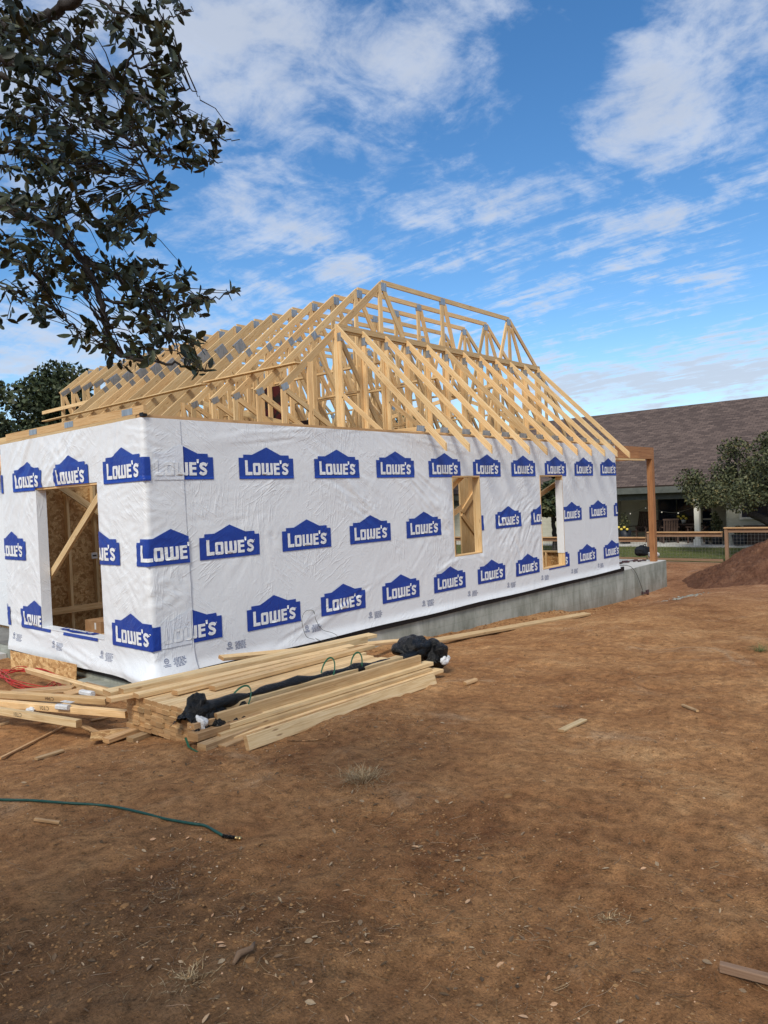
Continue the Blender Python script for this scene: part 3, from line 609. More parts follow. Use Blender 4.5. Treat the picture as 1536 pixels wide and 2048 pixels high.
def print_mark(s, z, fmap, flip, parent):
    P_ = []; g = random.Random(int(s * 100))
    for k in range(10): a = k * math.pi / 5; a2 = a + math.pi / 5; P_.append([(.030 * math.cos(a) - .10, .030 * math.sin(a) + .05), (.030 * math.cos(a2) - .10, .030 * math.sin(a2) + .05), (.022 * math.cos(a2) - .10, .022 * math.sin(a2) + .05), (.022 * math.cos(a) - .10, .022 * math.sin(a) + .05)])
    P_ += [rect(-.114, .042, -.104, .06), rect(-.098, .042, -.088, .06), rect(-.15, .008, -.06, .014), rect(-.14, -.006, -.06, 0)]
    for r in range(7):
        x = -.03 + g.random() * .03; 
        while x < .12: l = .012 + g.random() * .03; P_.append(rect(x, .06 - r * .014, x + l, .067 - r * .014)); x += l + .008
    bm = cutup(P_, cs=.08); d = decal(bm, s, z, fmap, .003, flip, -.5, LX, []); bm.free()
    if d is None: return
    me = bpy.data.meshes.new('print_mark'); d.to_mesh(me); d.free(); o = finish('print_mark', me, 'print_ink', parent); o.location = (0, 0, 0)
for i in range(9): print_mark(1.07 + i * PP, .13, front_map, False, wrap_front)
for t_ in (-.22, .95, 2.15, 3.36): print_mark(t_, .10, side_map, True, wrap_side)
# ---- wall top, plates, flat trusses lying on the side wall -----------------------
b = MB(); b.box(-.005, LX + .02, -.012, .10, H - .004, H + .034, tn=.95); b.build('top_plate', 'wood_scrap', house)
b = MB()
b.box(-.018, .13, .11, LY + .02, H - .045, H + .036, tn=.15)
b.box(.16, .25, .15, 6.2, H - .004, H + .034, tn=.4); b.build('top_plate', 'wood_new', house)
b = MB()
for i, (x0, x1, y0, y1, z0, z1) in enumerate([(-.012, .026, -.05, 3.45, 2.79, 2.879), (.05, .088, .1, 3.2, 2.79, 2.879), (.12, .158, .3, 4.6, 2.79, 2.879)]): b.box(x0, x1, y0, y1, z0, z1, tn=R.random())
flat = b.build('stacked_chord', 'wood_new', house)
for y in (.28, 1.62, 2.6): b = MB(); b.box(-.0145, -.0125, y - .11, y + .11, 2.80, 2.868); b.build('gusset_plate', 'steel', house)
b = MB(); b.box(-.022, .03, -.045, .02, 2.76, 2.80); b.build('corner_flashing', 'sill_black', house)
# beam end stack on the recessed wall
b = MB()
for i in range(4): b.box(.5, .62, LY + .04, 7.5, 2.36 + i * .092, 2.449 + i * .092, tn=R.random())
b.build('recessed_beam', 'wood_new', house)
# ---- roof trusses ------------------------------------------------------------
TB = .038; CH = .089
sl = 2.87 / 3.46
def gus(par, x, z, w_, h_, y, ang=0):
    c, s = math.cos(ang), math.sin(ang); mb = MB()
    mb.beam((x - c * w_ / 2, y, z - s * w_ / 2), (x + c * w_ / 2, y, z + s * w_ / 2), TB + .003 + .003 * R.random(), h_); q = mb.build('gusset_plate', 'steel', par); q.location = (0, 0, 0)
def truss(k):
    y = 1.82 + .61 * k; b = MB(); jj = lambda s=.012: R.uniform(-s, s)
    def mem(x0, z0, x1, z1, w_=CH, dy=0): b.beam((x0, y + dy, z0), (x1, y + dy, z1), TB - .0008 - .004 * R.random(), w_, (0, 0, 1) if abs(z1 - z0) < abs(x1 - x0) * 8 else (1, 0, 0))
    zb = 2.895; zt = 5.78 - CH / 2; xa, xb = 6.05, 10.44
    slope = math.atan2(2.885, 3.46); nx_, nz_ = math.sin(slope) * CH / 2, math.cos(slope) * CH / 2
    def chord_z(x): return 5.78 - (xa - x) * .834
    def chord_zr(x): return 5.78 - (x - xb) * .834
    xl = 3.53 if k <= 4 else (2.35 if k <= 13 else 5.23)
    mem(xa + .01, zt, xb - .01, zt)
    cw = .115 if k <= 4 else .165; mem(xl, chord_z(xl) - cw * .66, xa, 5.78 - cw * .66, cw); mem(xb, 5.78 - .06, 14.15, chord_zr(14.15) - .06)
    mem(xl + .05 if xl > 2.5 else 2.5, zb, 13.9, zb)
    g_l = [(xa + .045, 5.655, .15, .15, 0), (xb - .05, 5.66, .15, .14, 0)]
    mem(5.995, zb + .05, 5.995, zt - .05, CH)
    mem(7.88, zb + .05, 7.88, zt - .05, CH); mem(xb - .02, zb + .05, xb - .02, zt - .05)
    mem(6.10, 5.62, 7.72, zb + .05); mem(7.97, 5.66, 8.84, zb + .05); mem(xb - .1, 5.64, 9.25, zb + .05); g_l += [(7.9, 5.70, .15, .13, 0)]
    mem(xb + .08, 5.55, 11.75, zb + .05); mem(12.0, zb + .05, 12.0, chord_zr(12.0) - .1); mem(12.06, 4.30, 13.1, zb + .05); g_l += [(12.0, chord_zr(12) - .09, .13, .13, -.69)]
    if k <= 13:
        mem(4.85, zb + .05, 4.85, chord_z(4.85) - .12); mem(4.9, 4.58, 5.93, zb + .06); g_l += [(4.88, chord_z(4.88) - .09, .13, .13, .69)]
        if k <= 4: mem(xl + .045, zb - .05, xl + .045, chord_z(xl) - .1); mem(xl + .1, 3.58, 4.78, zb + .05); mem(4.15, zb + .05, 4.15, chord_z(4.15) - .12); g_l += [(xl + .07, chord_z(xl) - .05, .15, .10, .45)]
        else:
            mem(3.75, zb + .05, 3.75, chord_z(3.75) - .12); mem(3.8, 3.7, 4.8, zb + .05); g_l += [(5.15, chord_z(5.15) - .06, .27, .20, .69), (2.62, 2.93, .24, .12, .3)]
    else:
        mem(xl + .04, zb + .05, xl + .04, chord_z(xl) - .1); mem(xl + .1, 4.95, 5.95, 3.4); g_l += [(xl + .13, chord_z(xl) - .02, .30, .11, .62)]
    o = b.build('roof_truss', 'wood_new', house)
    for q in g_l: gus(o, q[0], q[1], q[2], q[3], y, q[4])
    for x in (5.995, 7.88, 9.0, xb - .02, 12.0): gus(o, x, zb + .02, .14, .13, y)
    return o
trusses = [truss(k) for k in range(19)]
trusses[0]['label'] = 'front girder truss carrying the ledger for the jack rafters'
b = MB(); b.beam((4.77, 1.782, 4.715), (11.66, 1.782, 4.715), TB, .14); b.beam((4.80, 1.742, 4.73), (11.6, 1.742, 4.73), .030, .10); b.build('ledger', 'wood_new', house)
b = MB()
for i in range(12):
    x = 4.79 + .61 * i
    if i: b.box(x - .05, x + .04, 1.762, 1.80, 2.94, 4.64, tn=R.random())
b.box(4.80, 4.835, 1.75, 1.84, 2.8, 4.66, tn=.1); b.box(4.76, 4.797, 1.75, 1.84, 2.8, 4.66, tn=.4)
b.build('girder_post', 'wood_new', house)
# jack trusses running down to the front wall
for i in range(12):
    x = 4.79 + .61 * i; b = MB(); yt = 1.765; zt = 4.775
    e = .126; dz_ = R.uniform(-.012, .012)
    # top chord with a plumb cut tail
    y0_, y1_ = -.43 + R.uniform(-.012, .012), yt
    z0_ = zt - (y1_ - y0_) * 1.0
    k = len(b.v); hx = .019
    for yy, zz_ in ((y0_, z0_), (y1_, zt)):
        b.v += [Vector((x - hx, yy, zz_ - e)), Vector((x + hx, yy, zz_ - e)), Vector((x + hx, yy, zz_)), Vector((x - hx, yy, zz_))]
    ln = (y1_ - y0_) * 1.42; ou = R.random() * 20; tn = R.random()
    for (a, c, w_) in ((0, 1, .038), (1, 2, .089), (2, 3, .038), (3, 0, .089)):
        b.face((k + a, k + c, k + 4 + c, k + 4 + a), [(ou, a * .1), (ou, a * .1 + w_), (ou + ln, a * .1 + w_), (ou + ln, a * .1)], tn)
    b.face((k + 3, k + 2, k + 1, k), [(ou + .3, 3), (ou + .35, 3), (ou + .35, 3.1), (ou + .3, 3.1)], tn); b.face((k + 4, k + 5, k + 6, k + 7), [(0, 0)] * 4, tn)
    b.beam((x, -.02, 2.835), (x, yt, 2.835), .0345, .089); b.box(x - .018, x + .018, yt - .089, yt - .001, 2.88, 4.60, tn=R.random())
    if i % 2 == 0: b.beam((x, .85, 2.87), (x, 1.68, 3.55), .036, .07)
    o = b.build('jack_truss', 'wood_new', house)
    for (p_, q_, w_) in (((x, -.035, 2.835), (x, .115, 2.86), .085), ((x, yt - .10, 4.55), (x, yt + .001, 4.55), .14)):
        g = MB(); g.beam(p_, q_, .0425, w_); g = g.build('gusset_plate', 'steel', o); g.location = (0, 0, 0)
# continuous boards nailed across the trusses
def board(p, q, w_, h_, name='lateral_brace', up=(0, 0, 1), m_='wood_new'): b = MB(); b.beam(p, q, w_, h_, up); return b.build(name, m_, house)
board((3.90, 1.80, 4.035), (3.90, 4.30, 4.06), .13, .020); board((3.84, 4.28, 4.02), (3.84, 10.8, 4.00), .13, .020, m_='wood_new')
board((5.20, 10.0, 4.62), (5.20, 13.9, 4.62), .035, .089); board((6.05, 1.85, 4.30), (6.05, 8.6, 4.30), .089, .036)
for (x, z, y0_, y1_) in ((6.9, 3.95, 1.9, 7.5), (8.3, 4.28, 1.9, 9), (10.0, 4.18, 2.0, 9.0), (9.2, 3.55, 2, 8), (5.4, 3.7, 1.9, 6), (11.3, 3.75, 1.9, 7.5), (7.6, 3.3, 2, 9), (12.5, 3.4, 1.9, 7)): board((x, y0_, z), (x, y1_, z + R.uniform(-.03, .03)), .089, .036)
for (a, c) in (((4.2, 2.0, 3.0), (5.6, 8.0, 4.4)), ((10.6, 2.0, 4.4), (8.0, 7.5, 3.0)), ((6.5, 2.0, 3.0), (9.5, 6.0, 4.9)), ((12.9, 2.1, 3.3), (10.7, 6.1, 5.3))): board(a, c, .036, .089, 'diagonal_brace')
b = MB(); b.beam((4.95, 3.72, 3.02), (4.95, 3.72, 3.98), .60, .05, (1, 0, 0)); b.beam((5.5, 3.30, 2.95), (5.5, 3.3, 3.35), .5, .05, (1, 0, 0)); b.build('dark_panel', 'dark_red', house)['label'] = 'dark red and black panel standing inside the roof trusses'
# porch beam and post
b = MB(); b.box(11.72, 14.30, .115, .255, 2.50, 2.785, tn=.35); b.build('porch_beam', 'wood_cedar', house)
b = MB(); b.box(14.16, 14.30, .115, .255, SL + .006, 2.497, tn=.6); b.build('porch_post', 'wood_cedar', house)['label'] = 'square cedar post at the front corner of the open porch'
each('porch_post', 'wood_cedar', [(14.16, 14.30, 6.5, 6.64, SL + .006, 2.497)]); each('porch_beam', 'wood_cedar', [(14.16, 14.30, .26, 12.9, 2.50, 2.78)])
b = MB(); b.box(11.705, 13.4, -.02, .10, 2.44, 2.478, tn=.2); b.build('nailer', 'wood_new', house)
# ------------------------------------------------------------------ timber on the ground
def lumber(p, q, w_, h_, label, group=None, m_='wood_pile', up=(0, 0, 1), roll=0, name='lumber_board', tn=None, cat='board'):
    b = MB(); p = Vector(p); q = Vector(q); b.beam(p, q, w_, h_, up, tn, roll, ch=.0035); b.mi[-1] = b.mi[-2] = 1
    return tag(b.build(name, [m_, 'wood_end'], None, (p + q) / 2), label, cat, group)
# strapped bundle: 5 layers of 9, flat
X0, X1 = -1.02, 1.33; YT, W9 = -1.24, .0905
def gbz(x, y): return gz(x, y)
zb0 = gbz(-.9, -1.7) + .012; slope_x = -.030
for r in range(7):
    for c in range(11):
        y = YT - W9 * (c + .5) - .004 * r; x0 = X0 + R.uniform(-.016, .016); z = zb0 + .020 + r * .0395
        edge = (r == 6); lab = 'pale stud ' + ('in the top layer' if edge else 'in the lower layers') + ' of the stacked bundle beside the wrapped wall'
        lumber((x0, y, z), (X1 + R.uniform(-.1, .1), y + R.uniform(-.002, .002), z + slope_x), .088, .038, lab, 'boards of the stacked bundle', tn=R.random())
zt = zb0 + 7 * .0395
def Lx(x0, x1, y0, y1, z, w_, h_, lab, rl=0, dz=slope_x, m_='wood_pile'): return lumber((x0, y0, z), (x1, y1, z + dz), w_, h_, lab, None, m_, roll=rl)
Lx(-1.16, 2.0, -1.18, -1.32, zt + .030, .14, .038, 'widest board on the far edge of the bundle, overhanging its left end', .03)
Lx(-1.10, 1.75, -1.31, -1.43, zt + .038, .088, .07, 'thick timber with a bluish end, second from the wall on the bundle', 0)
Lx(-1.06, 1.42, -1.47, -1.54, zt + .026, .088, .038, 'loose board lying over the bundle just behind the black plastic roll', .05)
Lx(-.82, 1.25, -1.66, -1.62, zt + .024, .088, .038, 'shorter pale board resting on the middle of the bundle', -.04)
Lx(-.55, 1.55, -1.80, -1.72, zt + .022, .088, .038, 'pale board on the bundle touching the black plastic roll', 0)
p = at(442, 1316, 1, -.62); q = at(834, 1279, 1, -.42); lumber(p, q, .088, .038, 'thin pale board leaning over the bundle against the bottom of the wrapped wall', roll=.25)
Lx(-1.24, -.3, -1.36, -1.40, zt + .018, .088, .036, 'short board under the timber with the bluish end')
for (x0, y0, x1, y1, zz, lab) in ((-1.28, -1.36, -.98, -1.33, .02, 'short block poking from under the left end of the bundle'), (-1.16, -1.52, -.98, -1.50, .0, 'low block half buried at the left end of the bundle')):
    lumber((x0, y0, gz(x0, y0) + zz + .02), (x1, y1, gz(x1, y1) + zz + .02), .088, .038, lab, m_='wood_scrap')
# looser long boards on the near side of the bundle
yz = -2.21; g0 = gz(-.2, -2.3) - .012
for (x0, x1, y, zc, w_, h_, lab, dzz) in (
    (-.92, 1.60, -2.36, .188, .038, .089, 'board standing on edge at the top of the near stack', -.035),
    (-.84, 1.74, -2.37, .124, .110, .038, 'flat board directly under the one standing on edge in the near stack', -.035),
    (-.96, 1.66, -2.41, .086, .120, .038, 'third board from the top of the near stack', -.040),
    (-.90, 1.80, -2.44, .048, .130, .038, 'second board from the ground in the near stack', -.035),
    (-.94, 1.60, -2.42, .010, .120, .038, 'lowest board of the near stack lying on the dirt', -.035)):
    lumber((x0, y, g0 + zc), (x1, y + .04, g0 + zc + dzz), w_, h_, lab)
def gp(px, py, zguess=0.0):
    z = zguess
    for _ in range(12): p = at(px, py, 2, z); z = .5 * z + .5 * gz(p.x, p.y)
    return Vector((p.x, p.y, gz(p.x, p.y)))
lumber(gp(497, 1502) + Vector((0, .02, .048)), gp(872, 1368) + Vector((0, .02, .045)), .038, .105, 'longest board of the near stack leaning on edge against its front', roll=-.30)
for (x0, y0, x1, y1, z0, lab, w_, h_) in ((-1.12, -2.33, -.5, -2.30, .180, 'stub of rough timber at the left end of the near stack, topmost', .085, .045), (-1.14, -2.38, -.5, -2.34, .12, 'middle stub of rough timber at the left end of the near stack', .12, .06),
                                  (-1.15, -2.50, -.6, -2.42, .06, 'thick stub angled out at the left end of the near stack', .09, .06), (-1.02, -2.56, -.62, -2.48, .02, 'blunt square stub resting on the dirt below the near stack', .08, .07)):
    lumber((x0, y0, g0 + z0), (x1, y1, g0 + z0 - .01), w_, h_, lab, m_='wood_scrap')
# black plastic roll with crumpled ends and green straps
roll = thing('plastic_roll', (0.4, -2.0, zt), 'long black plastic sheet rolled up and crumpled at both ends on the lumber', 'plastic sheet')
pts = []; rd = []
for i in range(40):
    u = i / 39; x = -1.06 + u * 2.75; y = -2.25 + .03 * math.sin(u * 5) + .08 * u; z = zt - .005 + .02 * math.sin(u * 4 + .6) - .05 * u; pts.append((x, y, z)); rd.append(.040 + .010 * math.sin(u * 21) + .010 * math.sin(u * 47 + 1) + (.03 * math.exp(-((u - .02) / .06) ** 2)))
def crumple(o, amp, sc, seed=0):
    from mathutils import noise as mn
    me = o.data; me.update(); N = [v.normal.copy() for v in me.vertices]
    for v, n in zip(me.vertices, N):
        q = v.co * sc + Vector((seed, 0, 0)); d = abs(mn.noise(q)) * 1.2 + .6 * abs(mn.noise(q * 2.3)) - .35; v.co += n * d * amp
    me.polygons.foreach_set('use_smooth', [False] * len(me.polygons)); return o
b = MB(); b.tube(pts, rd, 22); crumple(b.build('rolled_sheet', 'black_plastic', roll), .014, 7); roll.children[0].data.polygons.foreach_set('use_smooth', [True] * len(roll.children[0].data.polygons))
def lump(name, c, r, m_, par, amp, sc, seed, seg=38, rings=26): b = MB(); b.blob(c, r, seg, rings); o = b.build(name, m_, par); return crumple(o, amp, sc, seed)
b = MB(); n_ = 30
for i in range(n_):       # left end pulled up into a peak
    for j in range(n_):
        u, v = i / (n_ - 1), j / (n_ - 1); w_ = math.sin(math.pi * v); pk = math.exp(-((u - .25) / .20) ** 2 - ((v - .45) / .25) ** 2)
        b.v.append(Vector((-1.12 + u * .55, -2.40 + v * .34 + .02 * math.sin(u * 9), zt - .12 + .09 * w_ + .16 * pk + .02 * math.sin(u * 17 + v * 9) * w_)))
for i in range(n_ - 1):
    for j in range(n_ - 1): k = i * n_ + j; b.face((k, k + n_, k + n_ + 1, k + 1), [(0, 0)] * 4, .5)
crumple(b.build('crumpled_end', 'black_plastic', roll), .05, 9, 3)
lump('crumpled_end', (1.78, -2.08, zt - .03), (.27, .15, .10), 'black_plastic', roll, .07, 4.2, 9)
lump('crumpled_end', (2.02, -2.16, zt - .14), (.13, .19, .15), 'black_plastic', roll, .07, 5, 11)
lump('white_underside', (-1.06, -2.33, zt - .10), (.05, .04, .085), 'white_plastic', roll, .06, 12, 2, 24, 18)
lump('white_underside', (2.0, -2.34, zt - .17), (.085, .025, .04), 'white_plastic', roll, .03, 12, 6, 24, 18)
def strap(x, y, z, r, sq, tilt, lab):
    b = MB(); pr = None
    for i in range(20):
        a = -.5 + i / 19 * 4.0; p = Vector((x + tilt * math.sin(a), y - r * math.cos(a), z + sq * math.sin(a)))
        if pr is not None: b.beam(pr, p, .016, .002, (1, 0, 0))
        pr = p
    tag(b.build('green_strap', 'green_strap', None, (x, y, z)), lab, 'strap', 'green straps on the lumber')
strap(-.62, -2.24, zt - .03, .12, .125, .10, 'green packing strap looped over the left end of the black plastic roll')
strap(.45, -2.17, zt + .0, .08, .12, .05, 'green packing strap standing up over the middle of the black plastic roll')
strap(.82, -2.18, zt - .0, .07, .105, .03, 'green packing strap nearest the right end of the black plastic roll')
b = MB(); b.beam((-1.2, -2.52, gz(-1.2, -2.52) + .004), (-1.19, -2.40, .05), .016, .002); b.beam((-1.19, -2.40, .05), (-1.15, -2.3, .09), .016, .002); tag(b.build('green_strap', 'green_strap', None, (-1.2, -2.46, 0)), 'green strap end hanging to the dirt under the near stack', 'strap', 'green straps on the lumber')
# long plank beside the slab
p = at(872, 1288, 2, -.30); q = at(1175, 1229, 2, -.52); lumber((p.x, p.y, gz(p.x, p.y) + .05), (q.x, q.y, gz(q.x, q.y) + .045), .14, .038, 'long plank lying alone on the dirt beside the concrete slab', m_='wood_pile', roll=.12)
# scrap heap of marked boards by the corner
def text_mesh(body, size, M4, m_, par):
    cu = bpy.data.curves.new('stencil_mark', 'FONT'); cu.body = body; cu.size = size; cu.extrude = 0; tmp = bpy.data.objects.new('t', cu); C.collection.objects.link(tmp)
    dg = bpy.context.evaluated_depsgraph_get(); me = bpy.data.meshes.new_from_object(tmp.evaluated_get(dg)); bpy.data.objects.remove(tmp); me.transform(M4)
    me.materials.clear(); me.name = 'stencil_mark'; me.materials.append(MATS[m_]); o = bpy.data.objects.new('stencil_mark', me); C.collection.objects.link(o); o.parent = par; o.location = -par.location; return o
def scrap(px0, py0, px1, py1, z0, z1, w_, h_, lab, roll_=0, mark=None, at_=.5, m_='wood_pile', tn=None):
    p = at(px0, py0, 2, z0); q = at(px1, py1, 2, z1); o = lumber(p, q, w_, h_, lab, m_=m_, roll=roll_, tn=tn)
    d = (q - p).normalized(); o.name = 'lumber_board'
    if mark:
        sd_ = d.cross(Vector((0, 0, 1))).normalized(); u2 = sd_.cross(d).normalized()
        if roll_: Q = Matrix.Rotation(roll_, 3, d); sd_ = Q @ sd_; u2 = Q @ u2
        f = sd_ if sd_.dot(CAM - p) > 0 else -sd_
        c = p + (q - p) * at_ + f * (w_ / 2 + .0012)
        X_ = -d if mark[1] else d; Y_ = f.cross(X_); M4 = Matrix((X_, Y_, f)).transposed().to_4x4(); M4.translation = c - Y_ * h_ * .33 - X_ * .05; text_mesh(mark[0], h_ * .85, M4, 'stamp', o)
    return o
def lab_sleeve(px, py, z, dpx, dpy, lab):
    p = at(px, py, 2, z); q = at(px + dpx, py + dpy, 2, z); b = MB(); b.beam(p, q, .05, .046, ch=.01); tag(b.build('paper_tag', 'white_plastic', None, (p + q) / 2), lab, 'tag', 'white paper tags on the scrap boards')
scrap(55, 1340, 222, 1388, -.02, .10, .050, .058, 'slanting offcut with a stamped code lying over the red cord', .25, ('CT01', True), .62)
scrap(-60, 1385, 215, 1402, .04, .06, .060, .058, 'topmost of the stamped boards in the scrap heap', .15, ('CT01', True), .62)
scrap(-60, 1402, 255, 1428, .015, .03, .060, .060, 'second stamped board of the scrap heap, crossing under the topmost', .05, ('CT01', True), .52)
scrap(-60, 1412, 158, 1447, -.02, -.01, .060, .062, 'lowest and nearest stamped board of the scrap heap', -.05, ('CT01', True), .50)
scrap(40, 1398, 190, 1420, -.04, -.02, .088, .038, 'plain offcut under the stamped boards in the scrap heap', 0, m_='wood_scrap')
scrap(120, 1412, 192, 1424, 0, 0, .088, .038, 'short blunt offcut at the right of the scrap heap', 0)
scrap(20, 1386, 150, 1376, .0, .03, .14, .038, 'dark board behind the stamped boards of the scrap heap', 0, m_='wood_scrap')
scrap(130, 1390, 168, 1380, .05, .06, .088, .030, 'small diagonal board propped between the scrap boards', .3, m_='wood_scrap')
scrap(170, 1372, 265, 1398, .06, .09, .05, .075, 'rough board reaching from the scrap heap to the bundle', 0, m_='wood_scrap')
lab_sleeve(162, 1384, .085, 24, 4, 'white paper tag round the upper scrap board'); lab_sleeve(114, 1413, .055, 24, 2, 'white paper tag round the middle scrap board')
b = MB(); b.beam(at(125, 1402, 2, .08), at(145, 1405, 2, .08), .05, .003); tag(b.build('paper_tag', 'white_plastic', None, at(135, 1403, 2, .08)), 'small white paper slip lying flat on the scrap boards', 'tag', 'white paper tags on the scrap boards')
c = at(62, 1424, 2, -.02); b = MB(); b.blob(c, (.05, .04, .05), 20, 14); o = crumple(b.build('crumpled_sheet', 'white_plastic', None, c), .04, 14); tag(o, 'crumpled white and grey plastic scrap under the lowest stamped board', 'plastic')
def ground_stick(px0, py0, px1, py1, w_, h_, lab, name='lumber_offcut', m_='wood_scrap', roll_=0, cat='offcut', lift=0):
    p = gp(px0, py0); q = gp(px1, py1); z = Vector((0, 0, h_ / 2 + .004 + lift)); return lumber(p + z, q + z, w_, h_, lab, m_=m_, name=name, cat=cat, roll=roll_)
ground_stick(140, 1441, 203, 1473, .05, .02, 'narrow bowed strip leading to the sheathing offcut')
ground_stick(198, 1468, 285, 1457, .06, .022, 'thin strip crossing the sheathing offcut')
p = gp(240, 1476); b = MB(); b.beam(p + Vector((-.20, .11, .045)), p + Vector((.16, -.10, .035)), .22, .011); tag(b.build('osb_offcut', 'osb', None, p), 'small offcut of strand board lying flat on the dirt', 'offcut')
b = MB(); q = at(274, 1489, 2, p.z + .015); r_ = at(242, 1492, 2, p.z + .015); b.beam(r_, q, .012, .016); tag(b.build('green_strip', 'green_strap', None, q), 'green strip along the near edge of the strand board offcut', 'strip')
ground_stick(0, 1519, 127, 1456, .022, .018, 'long thin stick lying in the dirt at the left edge', 'wooden_stick', cat='stick')
ground_stick(72, 1521, 126, 1504, .045, .018, 'flat grey sliver of wood below the long stick', 'wooden_stick', cat='stick')
ground_stick(0, 1452, 18, 1447, .03, .02, 'stubby stick at the far left edge near the scrap heap', 'wooden_stick', cat='stick')
ground_stick(182, 1444, 218, 1436, .03, .015, 'short stick between the scrap heap and the bundle', 'wooden_stick', cat='stick')
ground_stick(1122, 1465, 1168, 1443, .055, .018, 'single flat chip of lumber on the open dirt right of the bundle', m_='wood_pile')
ground_stick(930, 1371, 952, 1363, .05, .03, 'small dark block on the dirt beyond the black plastic', m_='wood_scrap')
ground_stick(1440, 1944, 1560, 1975, .03, .03, 'thick weathered stake lying at the lower right edge', 'wooden_stick', cat='stick', m_='wood_fence')
ground_stick(1365, 1413, 1395, 1425, .022, .018, 'gnarled twig on the open dirt at the right', 'wooden_stick', cat='stick')
ground_stick(70, 1643, 120, 1650, .02, .016, 'dark twig just below the green hose', 'wooden_stick', cat='stick')
ground_stick(690, 1400, 712, 1393, .03, .012, 'tiny wood sliver in front of the longest board', 'wooden_stick', cat='stick')
# strand board panel leaning on the side of the slab
P_ = [at(22, 1301, 0, -.16), at(154, 1329, 0, -.12), at(152, 1374, 0, -.20), at(24, 1348, 0, -.26)]
b = MB(); cc = sum(P_, Vector()) / 4; n = (P_[1] - P_[0]).cross(P_[3] - P_[0]).normalized() * .012
k = len(b.v); b.v += [*P_, *[p - n for p in P_]]
uv4 = [(0, 0), (1.2, 0), (1.2, .35), (0, .35)]
b.face((k, k + 1, k + 2, k + 3), uv4, .5); b.face((k + 7, k + 6, k + 5, k + 4), uv4, .5)
for a, c in ((0, 1), (1, 2), (2, 3), (3, 0)): b.face((k + a, k + 4 + a, k + 4 + c, k + c), [(0, 0), (.01, 0), (.01, 1), (0, 1)], .5)
tag(b.build('strand_board_sheet', 'osb', None, cc), 'strand board panel leaning against the slab below the big side opening', 'board panel')
# red extension cord
def closed(pts_, n=6):
    out = []
    for i in range(len(pts_) - 1):
        p0, p1, p2, p3 = pts_[max(i - 1, 0)], pts_[i], pts_[i + 1], pts_[min(i + 2, len(pts_) - 1)]
        for k in range(n):
            u = k / n; out.append(.5 * ((2 * p1) + (p2 - p0) * u + (2 * p0 - 5 * p1 + 4 * p2 - p3) * u * u + (3 * p1 - p0 - 3 * p2 + p3) * u ** 3))
    out.append(pts_[-1]); return out
cpt = []; rc = random.Random(5)
for i in range(64):
    a = i * .78; cx_, cy_ = (62 + rc.uniform(-10, 10), 1352 + rc.uniform(-4, 4)); px = cx_ + (66 + rc.uniform(-16, 10)) * math.cos(a); py = cy_ + 16 * math.sin(a) + (px - 62) * .10
    p = at(px, py, 2, -.12); cpt.append(Vector((p.x, p.y, gz(p.x, p.y) + .012 + .05 * rc.random() + i * .0006)))
b = MB(); b.tube(closed(cpt, 7), .0055, 6); tag(b.build('extension_cord', 'red_cord', None, cpt[0]), 'tangled red extension cord coiled in front of the strand board panel', 'cord')
# green hose
hp = [(-260, 1592), (-120, 1600), (0, 1603), (60, 1604), (130, 1609), (215, 1615), (280, 1628), (330, 1641), (385, 1651), (410, 1655), (432, 1667), (446, 1675)]
hose = thing('garden_hose', gp(200, 1615), 'thin green hose running in from the left across the dirt', 'hose')
V_ = [gp(*q) + Vector((0, 0, .010)) for q in hp]; b = MB(); b.tube(closed(V_, 8), .0075, 8); b.build('hose_tube', 'green_hose', hose)
e0, e1 = V_[-1], gp(470, 1680) + Vector((0, 0, .012)); b = MB(); d = e1 - e0
for i in range(9): b.tube([e0 + d * (i / 9), e0 + d * ((i + .6) / 9)], .0105, 8)
b.tube([e0 - d * .05, e1], .0075, 8); b.build('hose_sleeve', 'black_plastic', hose)
b = MB(); b.tube([e1 - d * .05, e1 + d.normalized() * .018], .009, 8); b.tube([e1 + d.normalized() * .018, e1 + d.normalized() * .032], .012, 6); b.build('hose_fitting', 'brass', hose)
# pale curved band left in front of the stack
bp = [gp(*q) + Vector((0, 0, .006)) for q in ((575, 1482), (610, 1483), (640, 1480), (658, 1472), (655, 1462), (640, 1456))]
b = MB(); pp = closed(bp, 6)
for a, c in zip(pp[:-1], pp[1:]): b.beam(a, c + (c - a) * .05, .012, .002)
tag(b.build('plastic_band', 'clod', None, bp[2]), 'pale curved packing band lying on the dirt in front of the longest board', 'strap')
# wire loop sticking out against the wall
wp = [Vector((x, -.06 - .05 * math.sin(i), z)) for i, (x, z) in enumerate([(2.26, .02), (2.08, .10), (2.02, .30), (2.12, .40), (2.30, .38), (2.35, .25), (2.42, .12), (2.55, .06), (2.62, .0), (2.42, -.03), (2.3, .03), (2.45, .02), (2.6, -.06)])]
b = MB(); b.tube(closed(wp, 6), .003, 5); tag(b.build('wire_loop', 'dark_cord', None, wp[0]), 'thin dark wire looped up against the foot of the front wall', 'wire')
